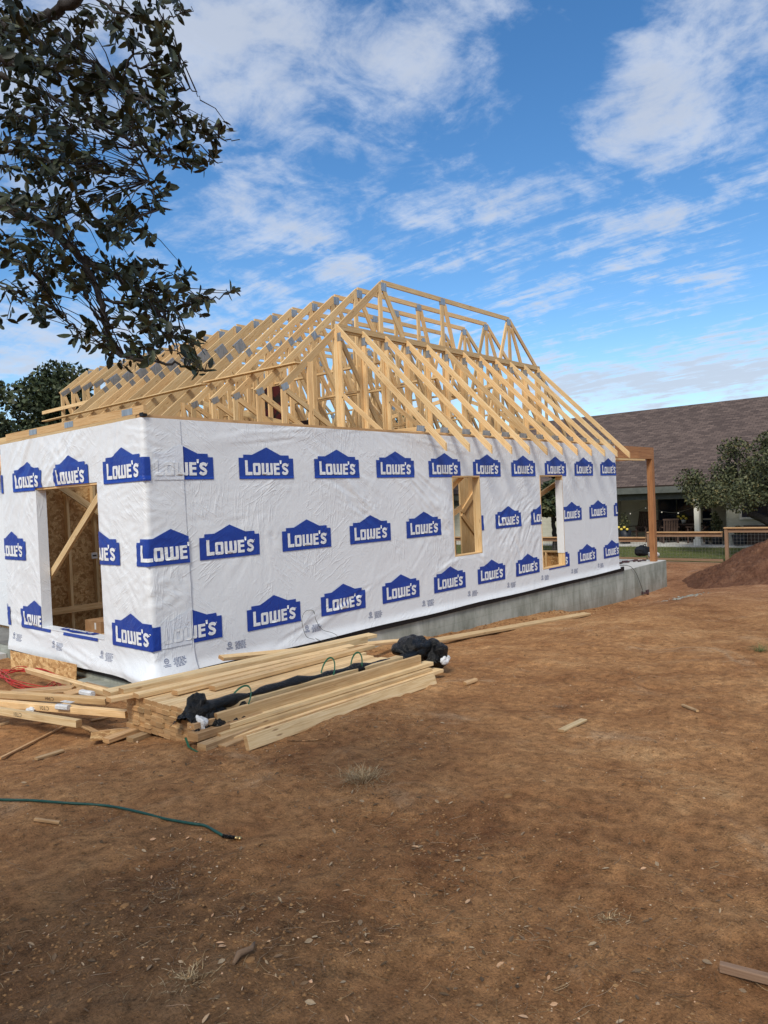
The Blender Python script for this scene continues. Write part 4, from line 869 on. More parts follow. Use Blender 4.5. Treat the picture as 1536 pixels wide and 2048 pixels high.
# things on the porch slab
zs = SL + .006
bag = thing('tool_bag', at(1285, 1112, 2, zs), 'black soft tool bag lying at the slab end beside the porch post', 'bag')
c = bag.location.copy(); c.z = zs
b = MB(); b.blob((0, 0, 0), 1, 26, 18)
for v in b.v:
    q_ = [math.copysign(abs(k_) ** .55, k_) for k_ in v]; v.x, v.y, v.z = c.x + .27 * q_[0], c.y + .15 * q_[1], zs + .14 + .14 * q_[2] * (1 - .25 * abs(q_[0]))
crumple(b.build('bag_body', 'bag_black', bag), .035, 6)
b = MB(); b.tube([(c.x - .12, c.y - .05, zs + .26), (c.x - .05, c.y - .08, zs + .32), (c.x + .06, c.y - .08, zs + .31), (c.x + .12, c.y - .05, zs + .25)], .012, 6); b.build('bag_handle', 'bag_black', bag)
q = at(1308, 1113, 2, zs); o = None
b = MB(); b.blob((q.x, q.y, zs + .05), (.20, .12, .08), 24, 16); o = crumple(b.build('paper_sack', 'paper_white', None, (q.x, q.y, zs)), .08, 7, 2); tag(o, 'crumpled pale paper sack between the bag and the porch post', 'sack')
for i, (px, py, l, a, lab) in enumerate([(1246, 1127, .5, .2, 'dark hand tool nearest the wall corner on the slab'), (1258, 1124, .45, -.1, 'reddish tool in the middle of the row on the slab'), (1270, 1123, .3, .5, 'dark tool with a pale end on the slab'), (1283, 1123, .3, .1, 'small tool in front of the black bag')]):
    q = at(px, py, 2, zs); b = MB(); d = Vector((math.cos(a - .3), math.sin(a - .3), 0)); c = Vector((q.x, q.y, zs + .025))
    b.tube([c - d * l / 2, c - d * l * .1], .022, 8); b.tube([c - d * l * .12, c + d * l * .4], .012, 8); b.beam(c + d * l * .35, c + d * l * .5, .09, .03)
    tag(b.build('hand_tool', 'tool_dark', None, c), lab, 'tool', 'tools lying on the slab')
q = at(1279, 1099, 2, -.0); b = MB(); b.box(c.x + .9, c.x + 1.1, c.y + 2.3, c.y + 2.34, zs, zs + .42); 
cp = [at(1236, 1131, 1, .06), at(1252, 1131, 1, .03), at(1262, 1134, 1, -.01), at(1272, 1146, 1, -.03), at(1280, 1165, 1, -.05), at(1285, 1180, 1, -.06), at(1287, 1187, 1, -.08)]
b = MB(); b.tube(closed(cp, 6), .007, 6); tag(b.build('power_cable', 'dark_cord', None, cp[3]), 'dark cable drooping down the side of the porch slab', 'cable')
q = gp(1289, 1189); b = MB()
for k in range(3):
    a0 = rc.random() * 6; b.tube([Vector((q.x + .13 * math.cos(a0 + a) + .02 * math.sin(3 * a + k), q.y + .09 * math.sin(a0 + a), q.z + .03 + .025 * k + .02 * math.sin(2 * a + k))) for a in np.arange(0, 6.6, .4)], .013, 6)
tag(b.build('cable_coil', 'tool_dark', None, q), 'dark brown cable bundle at the foot of the slab', 'cable')
# boxes inside
q = Vector((.62, 1.30, WL[2] - .17)); 
bx = thing('cardboard_box', (.75, 1.3, SL), 'brown cardboard box seen through the big side opening', 'box')
p = at(181, 1262, 0, .62); b = MB(); b.box(.55, 1.0, p.y - .42, p.y, .18, .33); b.build('carton', 'cardboard', bx); b = MB(); b.box(.548, .552, p.y - .30, p.y - .26, .22, .31); b.build('paper_label', 'paper_white', bx)
b = MB(); b.box(.5, 1.1, .3, p.y + .02, SL + .013, .178, tn=.4); tag(b.build('sawn_stack', 'wood_scrap', None, (.8, 1, 0)), 'low stack of boards under the cardboard box inside the house', 'board stack')
p = at(189, 1111, 1, 3.50); b = MB(); b.box(p.x - .045, p.x + .045, 3.499, 3.502, p.z - .045, p.z + .045); l_ = b.build('wall_label', 'paper_white', house)
b = MB(); b.box(p.x - .03, p.x + .03, 3.4965, 3.4985, p.z - .012, p.z + .012); b.build('label_print', 'stamp', house)
rs = random.Random(3); b = MB()
for col in range(2):
    z = 2.0
    while z > .95:
        h_ = rs.uniform(.02, .07); x0 = .28 + col * .10
        for k in range(4):
            if rs.random() < .75: b.box(x0 + k * .02, x0 + k * .02 + .012, LY - .0155, LY - .0135, z - h_, z)
        z -= h_ + .02
b.build('grade_stamp', 'stamp', house)['kind'] = 'stuff'
# ------------------------------------------------------------------ loose cover on the dirt
G = np.random.default_rng(12)
def scatter(n, area='wide'):
    """positions over the yard, denser where the photo shows litter"""
    out = []
    while len(out) < n:
        m_ = n * 3; x = G.uniform(-5, 13, m_); y = G.uniform(-6.8, -.15, m_)
        d = np.hypot(x + 4, y + 7); w1 = np.clip(2.2 / d, 0, 1); 
        if area == 'litter': w1 = np.exp(-((x + 2.4) / 1.5) ** 2 - ((y + 4.6) / 1.5) ** 2) + .16 * w1 + .4 * np.exp(-((x + 0.6) / 1.2) ** 2 - ((y + 3.3) / .7) ** 2)
        cl = fbm(x * 1.7, y * 1.7, 2, 77) + .5; w1 = w1 * np.clip(cl * 1.6 - .2, .08, 1)
        k = G.random(m_) < w1; out += list(zip(x[k], y[k]))
    a = np.array(out[:n]); return a[:, 0], a[:, 1]
def inst(name, tv, tf, x, y, sx, sy, sz, yaw, pitch, zoff, tn, m_, smooth=False, roll_=None):
    tv = np.asarray(tv, float); n = len(x); V_ = tv[None] * np.stack([sx, sy, sz], -1)[:, None, :]
    if roll_ is not None: c, s = np.cos(roll_)[:, None], np.sin(roll_)[:, None]; yy, zz = V_[..., 1].copy(), V_[..., 2].copy(); V_[..., 1] = yy * c - zz * s; V_[..., 2] = yy * s + zz * c
    c, s = np.cos(pitch)[:, None], np.sin(pitch)[:, None]; xx, zz = V_[..., 0].copy(), V_[..., 2].copy(); V_[..., 0] = xx * c + zz * s; V_[..., 2] = -xx * s + zz * c
    c, s = np.cos(yaw)[:, None], np.sin(yaw)[:, None]; xx, yy = V_[..., 0].copy(), V_[..., 1].copy(); V_[..., 0] = xx * c - yy * s; V_[..., 1] = xx * s + yy * c
    V_[..., 0] += x[:, None]; V_[..., 1] += y[:, None]; V_[..., 2] += (ground(x, y) + zoff)[:, None]
    tf = np.asarray(tf); F_ = (tf[None] + (np.arange(n) * len(tv))[:, None, None]).reshape(-1, tf.shape[1])
    return tag(np_mesh(name, V_.reshape(-1, 3), F_, m_, tn=np.repeat(tn, len(tf)), smooth=smooth), kind='stuff')
leafv = [(-1, 0, .0), (-.5, .42, .12), (.2, .48, .14), (1, 0, .05), (.2, -.48, .14), (-.5, -.42, .12), (-.4, 0, -.02), (.3, 0, -.02)]; leaff = [(0, 6, 1, 1), (6, 7, 2, 1), (7, 3, 2, 2), (0, 5, 6, 6), (5, 4, 7, 6), (4, 3, 7, 7)]
leaft = [(0, 6, 1), (6, 2, 1), (6, 7, 2), (7, 3, 2), (0, 5, 6), (5, 7, 6), (5, 4, 7), (4, 3, 7)]
n = 2600; x, y = scatter(n, 'litter'); s_ = .005 + .016 * G.random(n) ** 2.6
inst('leaf_litter', leafv, leaft, x, y, s_, s_ * G.uniform(.5, 1, n), s_, G.uniform(0, 6.3, n), G.normal(0, .25, n), G.uniform(.003, .008, n), G.random(n), 'leaf_dry', roll_=G.normal(0, .4, n))
octv = [(1, 0, 0), (0, 1, 0), (-1, 0, 0), (0, -1, 0), (0, 0, 1), (0, 0, -1), ]; octf = [(0, 1, 4), (1, 2, 4), (2, 3, 4), (3, 0, 4), (1, 0, 5), (2, 1, 5), (3, 2, 5), (0, 3, 5)]
n = 14000; x, y = scatter(n); s_ = .0018 + .0055 * G.random(n) ** 2 + (G.random(n) < .02) * .007
inst('pebbles', octv, octf, x, y, s_, s_ * G.uniform(.6, 1, n), s_ * .6, G.uniform(0, 6.3, n), G.normal(0, .3, n), 0 * s_, G.random(n) ** 1.6, 'pebble')
def stick_t(seg=5, bend=.15, seed=0):
    g = np.random.default_rng(seed); v = []; f = []
    for i in range(seg):
        u = i / (seg - 1) * 2 - 1; oy = bend * (u * u) + g.normal() * .02; oz = abs(g.normal()) * .03
        for a in (0, 2.1, 4.2): v.append((u, oy + .02 * math.cos(a), oz + .02 * math.sin(a)))
    for i in range(seg - 1):
        for j in range(3): q = (j + 1) % 3; f.append((i * 3 + j, i * 3 + q, i * 3 + 3 + q, i * 3 + 3 + j))
    return v, f
for nm, cnt, lo_, hi_, m_, ar, th in (('twig_litter', 700, .012, .055, 'twig_dry', 'wide', 1.0), ('twig_litter', 1300, .010, .05, 'twig_dry', 'litter', 1.0), ('straw_litter', 2200, .008, .038, 'straw', 'litter', .55), ('straw_litter', 700, .012, .04, 'straw', 'wide', .6)):
    v, f = stick_t(5, G.uniform(-.2, .3), cnt); x, y = scatter(cnt, ar); s_ = G.uniform(lo_, hi_, cnt); t_ = .06 * th / s_
    vv = np.array(v); inst(nm, vv, f, x, y, s_, s_ * 1.0, s_ * 1.0, G.uniform(0, 6.3, cnt), G.normal(0, .08, cnt), G.uniform(.002, .006, cnt), G.random(cnt), m_, True)
# dry grass tufts and root clumps
def tuft(px, py, r_, cnt, h_, lab, m_='straw', seed=0):
    c = gp(px, py); g = np.random.default_rng(seed); V_ = []; F_ = []; T_ = []
    for i in range(cnt):
        a = g.uniform(0, 6.3); rr = abs(g.normal()) * r_ * .5; b0 = np.array([c.x + rr * math.cos(a), c.y + rr * math.sin(a), c.z]); l = h_ * g.uniform(.5, 1.3); th = a + g.normal() * .8; out = g.uniform(.4, 1.6)
        k = len(V_); wv = np.array([-math.sin(th), math.cos(th), 0]) * .0014
        for s_ in range(4):
            u = s_ / 3; p = b0 + np.array([math.cos(th), math.sin(th), 0]) * l * out * u + np.array([0, 0, 1]) * l * (u - .55 * u * u * out); p[2] = max(p[2], gz(p[0], p[1]) + .003); V_ += [p - wv * (1.1 - u), p + wv * (1.1 - u)]
        for s_ in range(3): F_.append((k + 2 * s_, k + 2 * s_ + 1, k + 2 * s_ + 3, k + 2 * s_ + 2)); T_.append(g.random())
    return tag(np_mesh('dry_tuft', V_, F_, m_, tn=T_, origin=tuple(c)), lab, 'grass tuft')
tuft(725, 1560, .17, 420, .085, 'pale dry grass tuft in the middle of the bare dirt', seed=1)
tuft(1522, 1303, .10, 160, .12, 'small upright grass tuft at the right edge of the dirt', 'grass_blade', 2)
tuft(375, 1960, .10, 130, .035, 'flattened straw clump at the lower left of the dirt', seed=3)
tuft(1215, 1840, .08, 60, .03, 'wispy straw knot at the lower right of the dirt', seed=4)
tuft(345, 1775, .12, 90, .03, 'dark straw clump left of the middle of the dirt', 'twig_dry', seed=5)
tuft(1120, 1415, .12, 90, .03, 'root clump beyond the single lumber chip', 'twig_dry', seed=6)
for (px, py, r_, lab) in ((1016, 1592, .024, 'rounded flat stone alone on the bare dirt'), (1285 + 20, 1505, .008, 'small grey pebble at the right of the dirt'), (500, 1921, .018, 'dark clod of earth among the leaf litter'), (250, 1811, .016, 'clod beside the leaf litter at left')):
    c = gp(px, py); b = MB(); b.blob(c, (r_ * 1.3, r_, r_ * .45), 14, 9, jit=.15, seed=px); tag(b.build('stone', 'clod', None, c), lab, 'stone')
for (px, py, ln, lab) in ((490, 1915, .13, 'crumbly dark bark piece in the leaf litter'),):
    c = gp(px, py); b = MB(); b.tube([c + Vector((-.06, -.01, .01)), c + Vector((-.02, .01, .02)), c + Vector((.03, 0, .018)), c + Vector((.07, .03, .012))], [.006, .013, .011, .004], 10); tag((b.build('bark_piece', 'twig_dry', None, c)), lab, 'bark')
# patch of spilled mortar by the slab end
c = gp(1368, 1192); b = MB(); rc = random.Random(4)
for i in range(130):
    a = rc.random() * 6.28; q = rc.random() ** .7; x_, y_ = c.x + .75 * q * math.cos(a), c.y + .55 * q * math.sin(a); r_ = rc.uniform(.012, .07) * (1.15 - q); b.blob((x_, y_, gz(x_, y_)), (r_ * 1.4, r_, r_ * .30), 8, 5, jit=.4, seed=i)
tag(b.build('spilled_mortar', 'concrete', None, c), 'pale patch of spilled mortar on the dirt off the slab end', kind='stuff')
n = 5000; x, y = scatter(n, 'litter'); s_ = G.uniform(.004, .013, n)
inst('dirt_clods', octv, octf, x, y, s_, s_ * G.uniform(.6, 1, n), s_ * .55, G.uniform(0, 6.3, n), G.normal(0, .3, n), 0 * s_, G.random(n) * .75, 'clod')
n = 7000; x, y = scatter(n); s_ = .003 + .010 * G.random(n) ** 2
inst('dirt_clods', octv, octf, x, y, s_, s_ * G.uniform(.6, 1, n), s_ * .5, G.uniform(0, 6.3, n), G.normal(0, .3, n), 0 * s_, G.random(n) * .75, 'clod')
n = 500; x = G.uniform(-.5, 12, n); y = -np.abs(G.normal(0, .22, n)) - .02; s_ = G.uniform(.01, .035, n)
inst('dirt_clods', octv, octf, x, y, s_, s_ * G.uniform(.6, 1, n), s_ * .6, G.uniform(0, 6.3, n), G.normal(0, .3, n), 0 * s_, G.random(n) * .75, 'clod')
# ------------------------------------------------------------------ foliage helpers
def leaf_cloud(name, cents, radii, n, size, m_, parent=None, seed=0, aspect=.55, flat=False, origin=None, clump=.5):
    g = np.random.default_rng(seed); cents = np.asarray(cents, float); radii = np.asarray(radii, float); k = len(cents)
    w_ = radii.prod(1) if radii.ndim > 1 else radii ** 3; w_ = w_ ** .75; w_ /= w_.sum(); ci = g.choice(k, n, p=w_)
    d = g.normal(size=(n, 3)); d /= np.linalg.norm(d, axis=1)[:, None]; rr = g.random(n) ** .42
    R3 = radii[ci] if radii.ndim > 1 else radii[ci][:, None]
    p = cents[ci] + d * rr[:, None] * R3
    keep = (fbm(p[:, 0] * 1.7 / clump + p[:, 2], p[:, 1] * 1.7 / clump - p[:, 2] * .7, 2, seed) + .35 * g.random(n)) > -.12; p = p[keep]; n = len(p)
    a = g.normal(size=(n, 3)); a /= np.linalg.norm(a, axis=1)[:, None]; b_ = np.cross(a, g.normal(size=(n, 3))); b_ /= np.linalg.norm(b_, axis=1)[:, None]
    s_ = size * g.uniform(.6, 1.3, n)[:, None]; V_ = np.stack([p - a * s_, p + b_ * s_ * aspect, p + a * s_, p - b_ * s_ * aspect], 1).reshape(-1, 3)
    F_ = np.arange(n * 4).reshape(n, 4); return np_mesh(name, V_, F_, m_, parent, tn=g.random(n), smooth=False)
def limbs(base, tips, r0, m_, parent, seed=0, name='trunk', wig=.12):
    rr = random.Random(seed); b = MB()
    for (path, ra, rb) in tips:
        pts_ = closed([Vector(p) for p in path], 5); n = len(pts_)
        pts_ = [p + Vector((rr.uniform(-1, 1), rr.uniform(-1, 1), 0)) * wig * .15 for p in pts_]; b.tube(pts_, [ra + (rb - ra) * i / (n - 1) for i in range(n)], 8)
    return b.build(name, m_, parent)
def far_tree(base, h, r_, lab, seed, n=9000, size=.10, mat_='leaf_far', group=None, cr=None, lean=(0, 0)):
    rr = random.Random(seed); base = Vector(base); t_ = thing('oak_tree', base, lab, 'tree', group)
    cents, rads, paths = [], [], []; th = h * .34; top = base + Vector((lean[0], lean[1], th))
    paths.append(([base + Vector((0, 0, -.3)), base + Vector((lean[0] * .3 + .1, lean[1] * .3, th * .5)), top], r_ * .085, r_ * .055))
    for i in range(cr or 15):
        a = rr.random() * 6.28; e = rr.random() ** .7; q = r_ * (.35 + .5 * e); z = th + (h - th) * (.18 + .68 * rr.random() * (1.12 - e * .45)); c = base + Vector((lean[0] + q * math.cos(a), lean[1] + q * math.sin(a), z)); cr_ = r_ * rr.uniform(.22, .42); cents.append(c); rads.append((cr_, cr_, cr_ * .72))
        if i < 8: paths.append(([top, top.lerp(c, .5) + Vector((0, 0, .15 * h * rr.uniform(-.2, .4))), c], r_ * .04, r_ * .01))
    limbs(base, paths, 1, 'bark', t_, seed)
    leaf_cloud('crown', cents, rads, n, size, mat_, t_, seed); return t_
# ------------------------------------------------------------------ neighbouring house with covered patio
px_, pw = 24.6, 27.5; zp = -.47; YA, YB = -9.0, 16.0
nh = thing('neighbour_house', (px_, 3.5, zp), 'cream sided house with a long brown shingle roof and covered patio beyond the fence', 'house')
def roof_sheet(name, a, b_, c, d, th, m_):
    b = MB(); a, b_, c, d = map(Vector, (a, b_, c, d)); n = (b_ - a).cross(d - a).normalized() * th; l1 = (b_ - a).length; l2 = (d - a).length
    b.v += [a, b_, c, d, a - n, b_ - n, c - n, d - n]; b.face((0, 1, 2, 3), [(0, 0), (l1, 0), (l1, l2), (0, l2)], .5); b.face((7, 6, 5, 4), [(0, 0), (l1, 0), (l1, l2), (0, l2)], .5)
    for p, q in ((0, 1), (1, 2), (2, 3), (3, 0)): b.face((p, 4 + p, 4 + q, q), [(0, 0), (0, .1), (.1, .1), (.1, 0)], .5)
    return b.build(name, m_, nh)
ZE = 1.86; ZR = 5.55; XR = 31.2
roof_sheet('roof', (px_ - .35, YB, ZE), (px_ - .35, YA, ZE), (XR, YA, ZR), (XR, YB, ZR), .10, 'shingle')
roof_sheet('roof', (XR + 6.6, YA, ZE), (XR + 6.6, YB, ZE), (XR, YB, ZR - .002), (XR, YA, ZR - .002), .10, 'shingle')
each('fascia_board', 'fascia_dark', [(px_ - .33, px_ - .27, YA, YB, ZE - .30, ZE - .06)], nh)
each('patio_beam', 'fascia_dark', [(px_ - .05, px_ + .2, YA, YB, ZE - .55, ZE - .302)], nh)
each('patio_ceiling', 'trim_white', [(px_ + .2, pw, YA, YB, ZE - .42, ZE - .36)], nh)
each('patio_floor', 'concrete_pale', [(px_ - .45, pw, YA, YB, -1.2, zp)], nh)
each('wall', 'siding', [(pw, pw + .15, 5.12, YB, zp, ZE - .36), (pw, pw + .15, 1.2, 2.84, zp, ZE - .36), (pw + .0, pw + .15, 3.34, 3.52, zp, ZE - .36), (pw, pw + .15, 3.52, 5.12, 1.30, ZE - .36), (pw, pw + .15, 2.84, 3.34, 1.25, ZE - .36),
                        (px_ + .3, pw, 6.75, 6.9, zp, ZE - .42), (px_ + .25, px_ + .40, 6.9, YB, zp, ZE - .55), (px_ + .25, px_ + .40, YA, 1.55, zp, ZE - .55), (px_ + .40, pw, 1.40, 1.55, zp, ZE - .42), (XR + 5.4, XR + 5.55, YA, YB, -1.2, ZE + .3)], nh)
for y_ in (YA + .3, YB - .45):   # gable ends
    b = MB(); k = 0; P2 = [(px_ + .25, -1.2), (XR + 5.5, -1.2), (XR + 5.5, ZE + .35), (XR, ZR - .15), (px_ + .25, ZE + .1)]
    b.v += [Vector((x, y_, z)) for x, z in P2] + [Vector((x, y_ + .15, z)) for x, z in P2]; b.face((0, 1, 2, 3, 4), [(0, 0)] * 5, .5); b.face((9, 8, 7, 6, 5), [(0, 0)] * 5, .5)
    for i in range(5): j = (i + 1) % 5; b.face((i, 5 + i, 5 + j, j), [(0, 0)] * 4, .5)
    b.build('gable_wall', 'siding', nh)
for y_ in (2.52, 6.62, -4.0): b = MB(); b.box(px_ - .08, px_ + .10, y_ - .09, y_ + .09, zp, ZE - .552); b.box(px_ - .12, px_ + .14, y_ - .13, y_ + .13, zp, zp + .22); b.box(px_ - .11, px_ + .13, y_ - .12, y_ + .12, ZE - .67, ZE - .553); b.build('patio_post', 'trim_white', nh)
gl = MB(); gl.box(pw + .06, pw + .08, 3.56, 5.08, zp + .08, 1.26); gw = gl.build('patio_window', 'glass_dark', nh)
b = MB()
for (a, c, e, f) in ((3.52, 5.12, 1.24, 1.30), (3.52, 5.12, zp + .02, zp + .08)): b.box(pw + .02, pw + .10, a, c, e, f)
for y_ in (3.52, 4.30, 5.07): b.box(pw + .03, pw + .11, y_, y_ + .05, zp + .08, 1.24)
q_ = b.build('window_frame', 'fascia_dark', gw); q_.location = (0, 0, 0)
b = MB(); b.box(pw + .05, pw + .09, 2.90, 3.28, zp + .03, 1.19); dr = b.build('patio_door', 'glass_dark', nh); b = MB(); b.box(pw - .01, pw + .04, 2.84, 2.90, zp, 1.25); b.box(pw - .01, pw + .04, 3.28, 3.34, zp, 1.25); b.box(pw - .011, pw + .04, 2.84, 3.34, 1.19, 1.25); b.box(pw + .03, pw + .05, 2.9, 3.28, .35, .41); q_ = b.build('door_frame', 'trim_white', dr); q_.location = (0, 0, 0)
b = MB(); b.box(px_ + .21, px_ + .26, .1, 1.0, .55, 1.05); wn = b.build('window', 'glass_dark', nh); b = MB(); b.box(px_ + .19, px_ + .25, .02, .1, .5, 1.12); b.box(px_ + .19, px_ + .25, 1.0, 1.08, .5, 1.12); b.box(px_ + .188, px_ + .25, .02, 1.08, 1.05, 1.13); b.box(px_ + .188, px_ + .25, .02, 1.08, .47, .55); q_ = b.build('window_frame', 'trim_white', wn); q_.location = (0, 0, 0)
each('gate_panel', 'furniture', [(px_ + .18, px_ + .24, .1, .95, zp, .25)], nh)
# string lights
b = MB(); pr = None; pts_ = [Vector((px_ + .35, 6.55 - i * .32, 1.05 - .28 * math.sin(math.pi * ((i * .32) % 2.0) / 2.0))) for i in range(13)]
b.tube(closed(pts_, 3), .006, 4); sl_ = b.build('string_light', 'dark_cord', None, pts_[0]); tag(sl_, 'string of small round bulbs hung under the patio roof of the cream house', 'string lights')
for p in pts_[::2]: b = MB(); b.blob((p.x, p.y, p.z - .045), .030, 8, 6); b.build('light_bulb', 'bulb', sl_)
# patio furniture
def chair(x, y, ang, lab, high=1.0, w_=.62, group=None, m_='furniture'):
    t_ = thing('patio_chair', (x, y, zp), lab, 'chair', group); c, s = math.cos(ang), math.sin(ang)
    def W_(u, v, z): return (x + u * c - v * s, y + u * s + v * c, zp + z)
    def bm_(name, lst):
        b = MB()
        for (p, q, a, d) in lst: b.beam(W_(*p), W_(*q), a, d)
        b.build(name, m_, t_)
    for u in (-.24, .24):
        for v in (-w_ / 2 + .03, w_ / 2 - .03): bm_('leg', [((u, v, 0), (u, v, .62 if u > 0 else .44), .05, .05)])
    bm_('seat', [((-.26, -w_ / 2 + .04 + i * (w_ - .08) / 4.999, .43), (.26, -w_ / 2 + .04 + i * (w_ - .08) / 4.999, .43), (w_ - .08) / 5 - .01, .03) for i in range(6)])
    bm_('backrest', [((-.24, -w_ / 2 + .06 + i * (w_ - .12) / 5, .44), (-.42, -w_ / 2 + .06 + i * (w_ - .12) / 5, high), .07, .025) for i in range(6)] + [((-.42, -w_ / 2, high), (-.42, w_ / 2, high), .04, .07)])
    for v in (-w_ / 2, w_ / 2): bm_('armrest', [((-.30, v, .64), (.30, v, .64), .08, .03)])
    return t_
chair(26.2, 5.55, 2.6, 'tall dark lounge chair by the siding on the neighbour patio', 1.22, .68)
chair(26.0, 4.75, 3.4, 'low wooden chair half hidden behind the porch post', .85, .6)
chair(25.6, 3.95, .5, 'slatted dining chair on the near side of the patio table', .95, .6, )
chair(26.9, 3.75, 3.3, 'dining chair beyond the patio table against the dark window', .95, .55)
chair(25.7, 2.95, 1.6, 'dining chair beside the white patio post', .62, .5)
tb = thing('patio_table', (26.2, 3.5, zp), 'long wooden dining table on the neighbour patio', 'table')
b = MB(); b.box(25.8, 26.6, 2.8, 4.2, zp + .70, zp + .75); b.build('tabletop', 'furniture', tb)
for (x, y) in ((25.9, 2.9), (26.5, 2.9), (25.9, 4.1), (26.5, 4.1)): b = MB(); b.box(x - .04, x + .04, y - .04, y + .04, zp, zp + .698); b.build('leg', 'furniture', tb)
def planter(x, y, w_, h_, ph, pr_, lab, fl=False, seed=0, z=zp, pot='planter'):
    t_ = thing('potted_plant', (x, y, z), lab, 'planter'); b = MB(); k = 0; a, c = w_ * .38, w_ * .5
    b.lathe((x, y, z), [(0, .01), (a, .01), (c, h_), (c * .88, h_), (c * .85, h_ * .9), (0, h_ * .9)], 4 if w_ > .3 else 12); b.build('pot', pot, t_)
    leaf_cloud('foliage', [(x, y, z + h_ + ph * .35), (x, y + .05, z + h_ + ph * .75)], [(pr_, pr_, ph * .4), (pr_ * .6, pr_ * .6, ph * .35)], 700, .05, 'leaf_mid', t_, seed, .5, clump=.3)
    if fl:
        for i in range(4): b = MB(); b.blob((x - pr_ * .8, y + (i - 1.5) * pr_ * .5, z + h_ + .05 + .08 * (i % 2)), (.05, .06, .05), 8, 5); b.build('flower', 'flower', t_)
    return t_
planter(25.0, 5.55, .55, .55, .75, .24, 'dark square planter with yellow flowers beside the tall lounge chair', True, 1)
planter(24.95, 1.95, .5, .50, .70, .24, 'dark tall planter with a leafy shrub by the patio corner', False, 2)
planter(24.6, 1.05, .55, .40, .30, .2, 'wide dark planter with a pale spiky plant near the oak', False, 3)
planter(26.1, 3.55, .2, .16, .22, .2, 'small pale pot of flowers standing on the patio table', True, 4, zp + .752, 'trim_white')
planter(25.0, 2.32, .2, .18, .28, .14, 'small pot of dark leaves at the foot of the cream wall', False, 5)
for (y, h_, lab) in ((6.12, .62, 'large black metal lantern at the patio edge'), (5.88, .42, 'small black metal lantern beside the large one')):
    t_ = thing('lantern', (24.75, y, zp), lab, 'lantern'); b = MB(); r_ = .13 if h_ > .5 else .09
    for u in (-1, 1):
        for v in (-1, 1): b.box(24.75 + u * r_ - .012, 24.75 + u * r_ + .012, y + v * r_ - .012, y + v * r_ + .012, zp, zp + h_ * .68)
    b.box(24.75 - r_ - .02, 24.75 + r_ + .02, y - r_ - .02, y + r_ + .02, zp, zp + .04); b.build('lantern_frame', 'bag_black', t_)
    b = MB(); b.lathe((24.75, y, zp + h_ * .68), [(r_ * 1.6, 0), (r_ * .5, h_ * .2), (r_ * .3, h_ * .24), (0.02, h_ * .3)], 4); b.build('lantern_roof', 'bag_black', t_)
    b = MB(); b.lathe((24.75, y, zp + .04), [(.04, 0), (.04, h_ * .3), (0, h_ * .3)], 10); b.build('candle', 'trim_white', t_)
# lawn kerb, fence panels and blades of grass
b = MB(); b.box(19.05, 19.2, -12, 14, -.9, -.575, tn=.5); tag(b.build('lawn_kerb', 'wood_fence', None, (19.1, 0, -.6)), kind='structure')
def fence_panel(y0, y1, ztop, lab, posts):
    x = 19.55; t_ = thing('wire_fence', (x, (y0 + y1) / 2, -.6), lab, 'fence', 'cedar and wire fence panels'); b = MB(); b.box(x - .08, x + .08, y0, y1, ztop - .035, ztop, tn=.9); b.build('cap_rail', 'wood_scrap', t_)
    b = MB(); b.box(x - .02, x + .02, y0, y1, ztop - .16, ztop - .037, tn=.4); b.build('top_rail', 'wood_fence', t_)
    b = MB(); b.box(x - .02, x + .02, y0, y1, -.58, -.50, tn=.4); b.build('bottom_rail', 'wood_fence', t_)
    for y in posts: b = MB(); b.box(x - .048, x + .048, y - .048, y + .048, -.9, ztop - .036, tn=.5); b.build('fence_post', 'wood_fence', t_)
    b = MB(); y = y0
    while y < y1: b.beam((x - .03, y, -.50), (x - .03, y, ztop - .16), .004, .004); y += .10
    z = -.45
    while z < ztop - .17: b.beam((x - .034, y0, z), (x - .034, y1, z), .004, .004); z += .10
    b.build('wire_mesh', 'wire', t_)
fence_panel(2.50, 12.0, .17, 'low fence panel behind the porch slab with the lowest rail', [5.4, 7.8, 10.2, 11.9])
fence_panel(.12, 2.44, .345, 'middle height fence panel right of the porch post', [2.4])
fence_panel(-6.2, .06, .475, 'tallest fence panel, behind the dirt mound', [.0, -2.9, -5.2])
g2 = np.random.default_rng(9); n = 16000; x = g2.uniform(19.25, 24.1, n); y = g2.uniform(-6, 11, n); s_ = g2.uniform(.03, .07, n)
bl = [(0, -.09, 0), (0, .09, 0), (.25, 0, 1)]; inst('lawn_grass', bl, [(0, 1, 2)], x, y, s_, s_, s_, g2.uniform(0, 6.3, n), g2.normal(0, .3, n), 0 * s_, g2.random(n), 'grass_blade')
# dirt mound
V_ = []; F_ = []; mc = (16.1, -2.6); NU, NV = 150, 150
for i in range(NU):
    for j in range(NV):
        u, v = i / (NU - 1) * 2 - 1, j / (NV - 1) * 2 - 1; x_, y_ = mc[0] + u * 2.4, mc[1] + v * 2.9; r_ = math.hypot(u, v) * (1 + .16 * float(fbm(u * 2 + 3, v * 2, 2, 8))); h_ = max(0., 1 - r_)
        f = 1.24 * (h_ ** 1.15) / (1 + max(0, h_ - .6) * .55)
        V_.append((x_, y_, gz(x_, y_) - .04 + f + (.22 * float(fbm(u * 3.2, v * 3.2, 3, 2)) + .11 * abs(float(fbm(u * 13, v * 13, 2, 12))) + .05 * float(fbm(u * 34, v * 34, 2, 15))) * min(1, h_ * 4)))
for i in range(NU - 1):
    for j in range(NV - 1): k = i * NV + j; F_.append((k, k + NV, k + NV + 1, k + 1))
tag(np_mesh('dirt_mound', V_, F_, 'mound_dirt', origin=(16, -2.3, -.7)), 'big heap of dug up reddish earth between the porch slab and the fence', 'dirt mound')
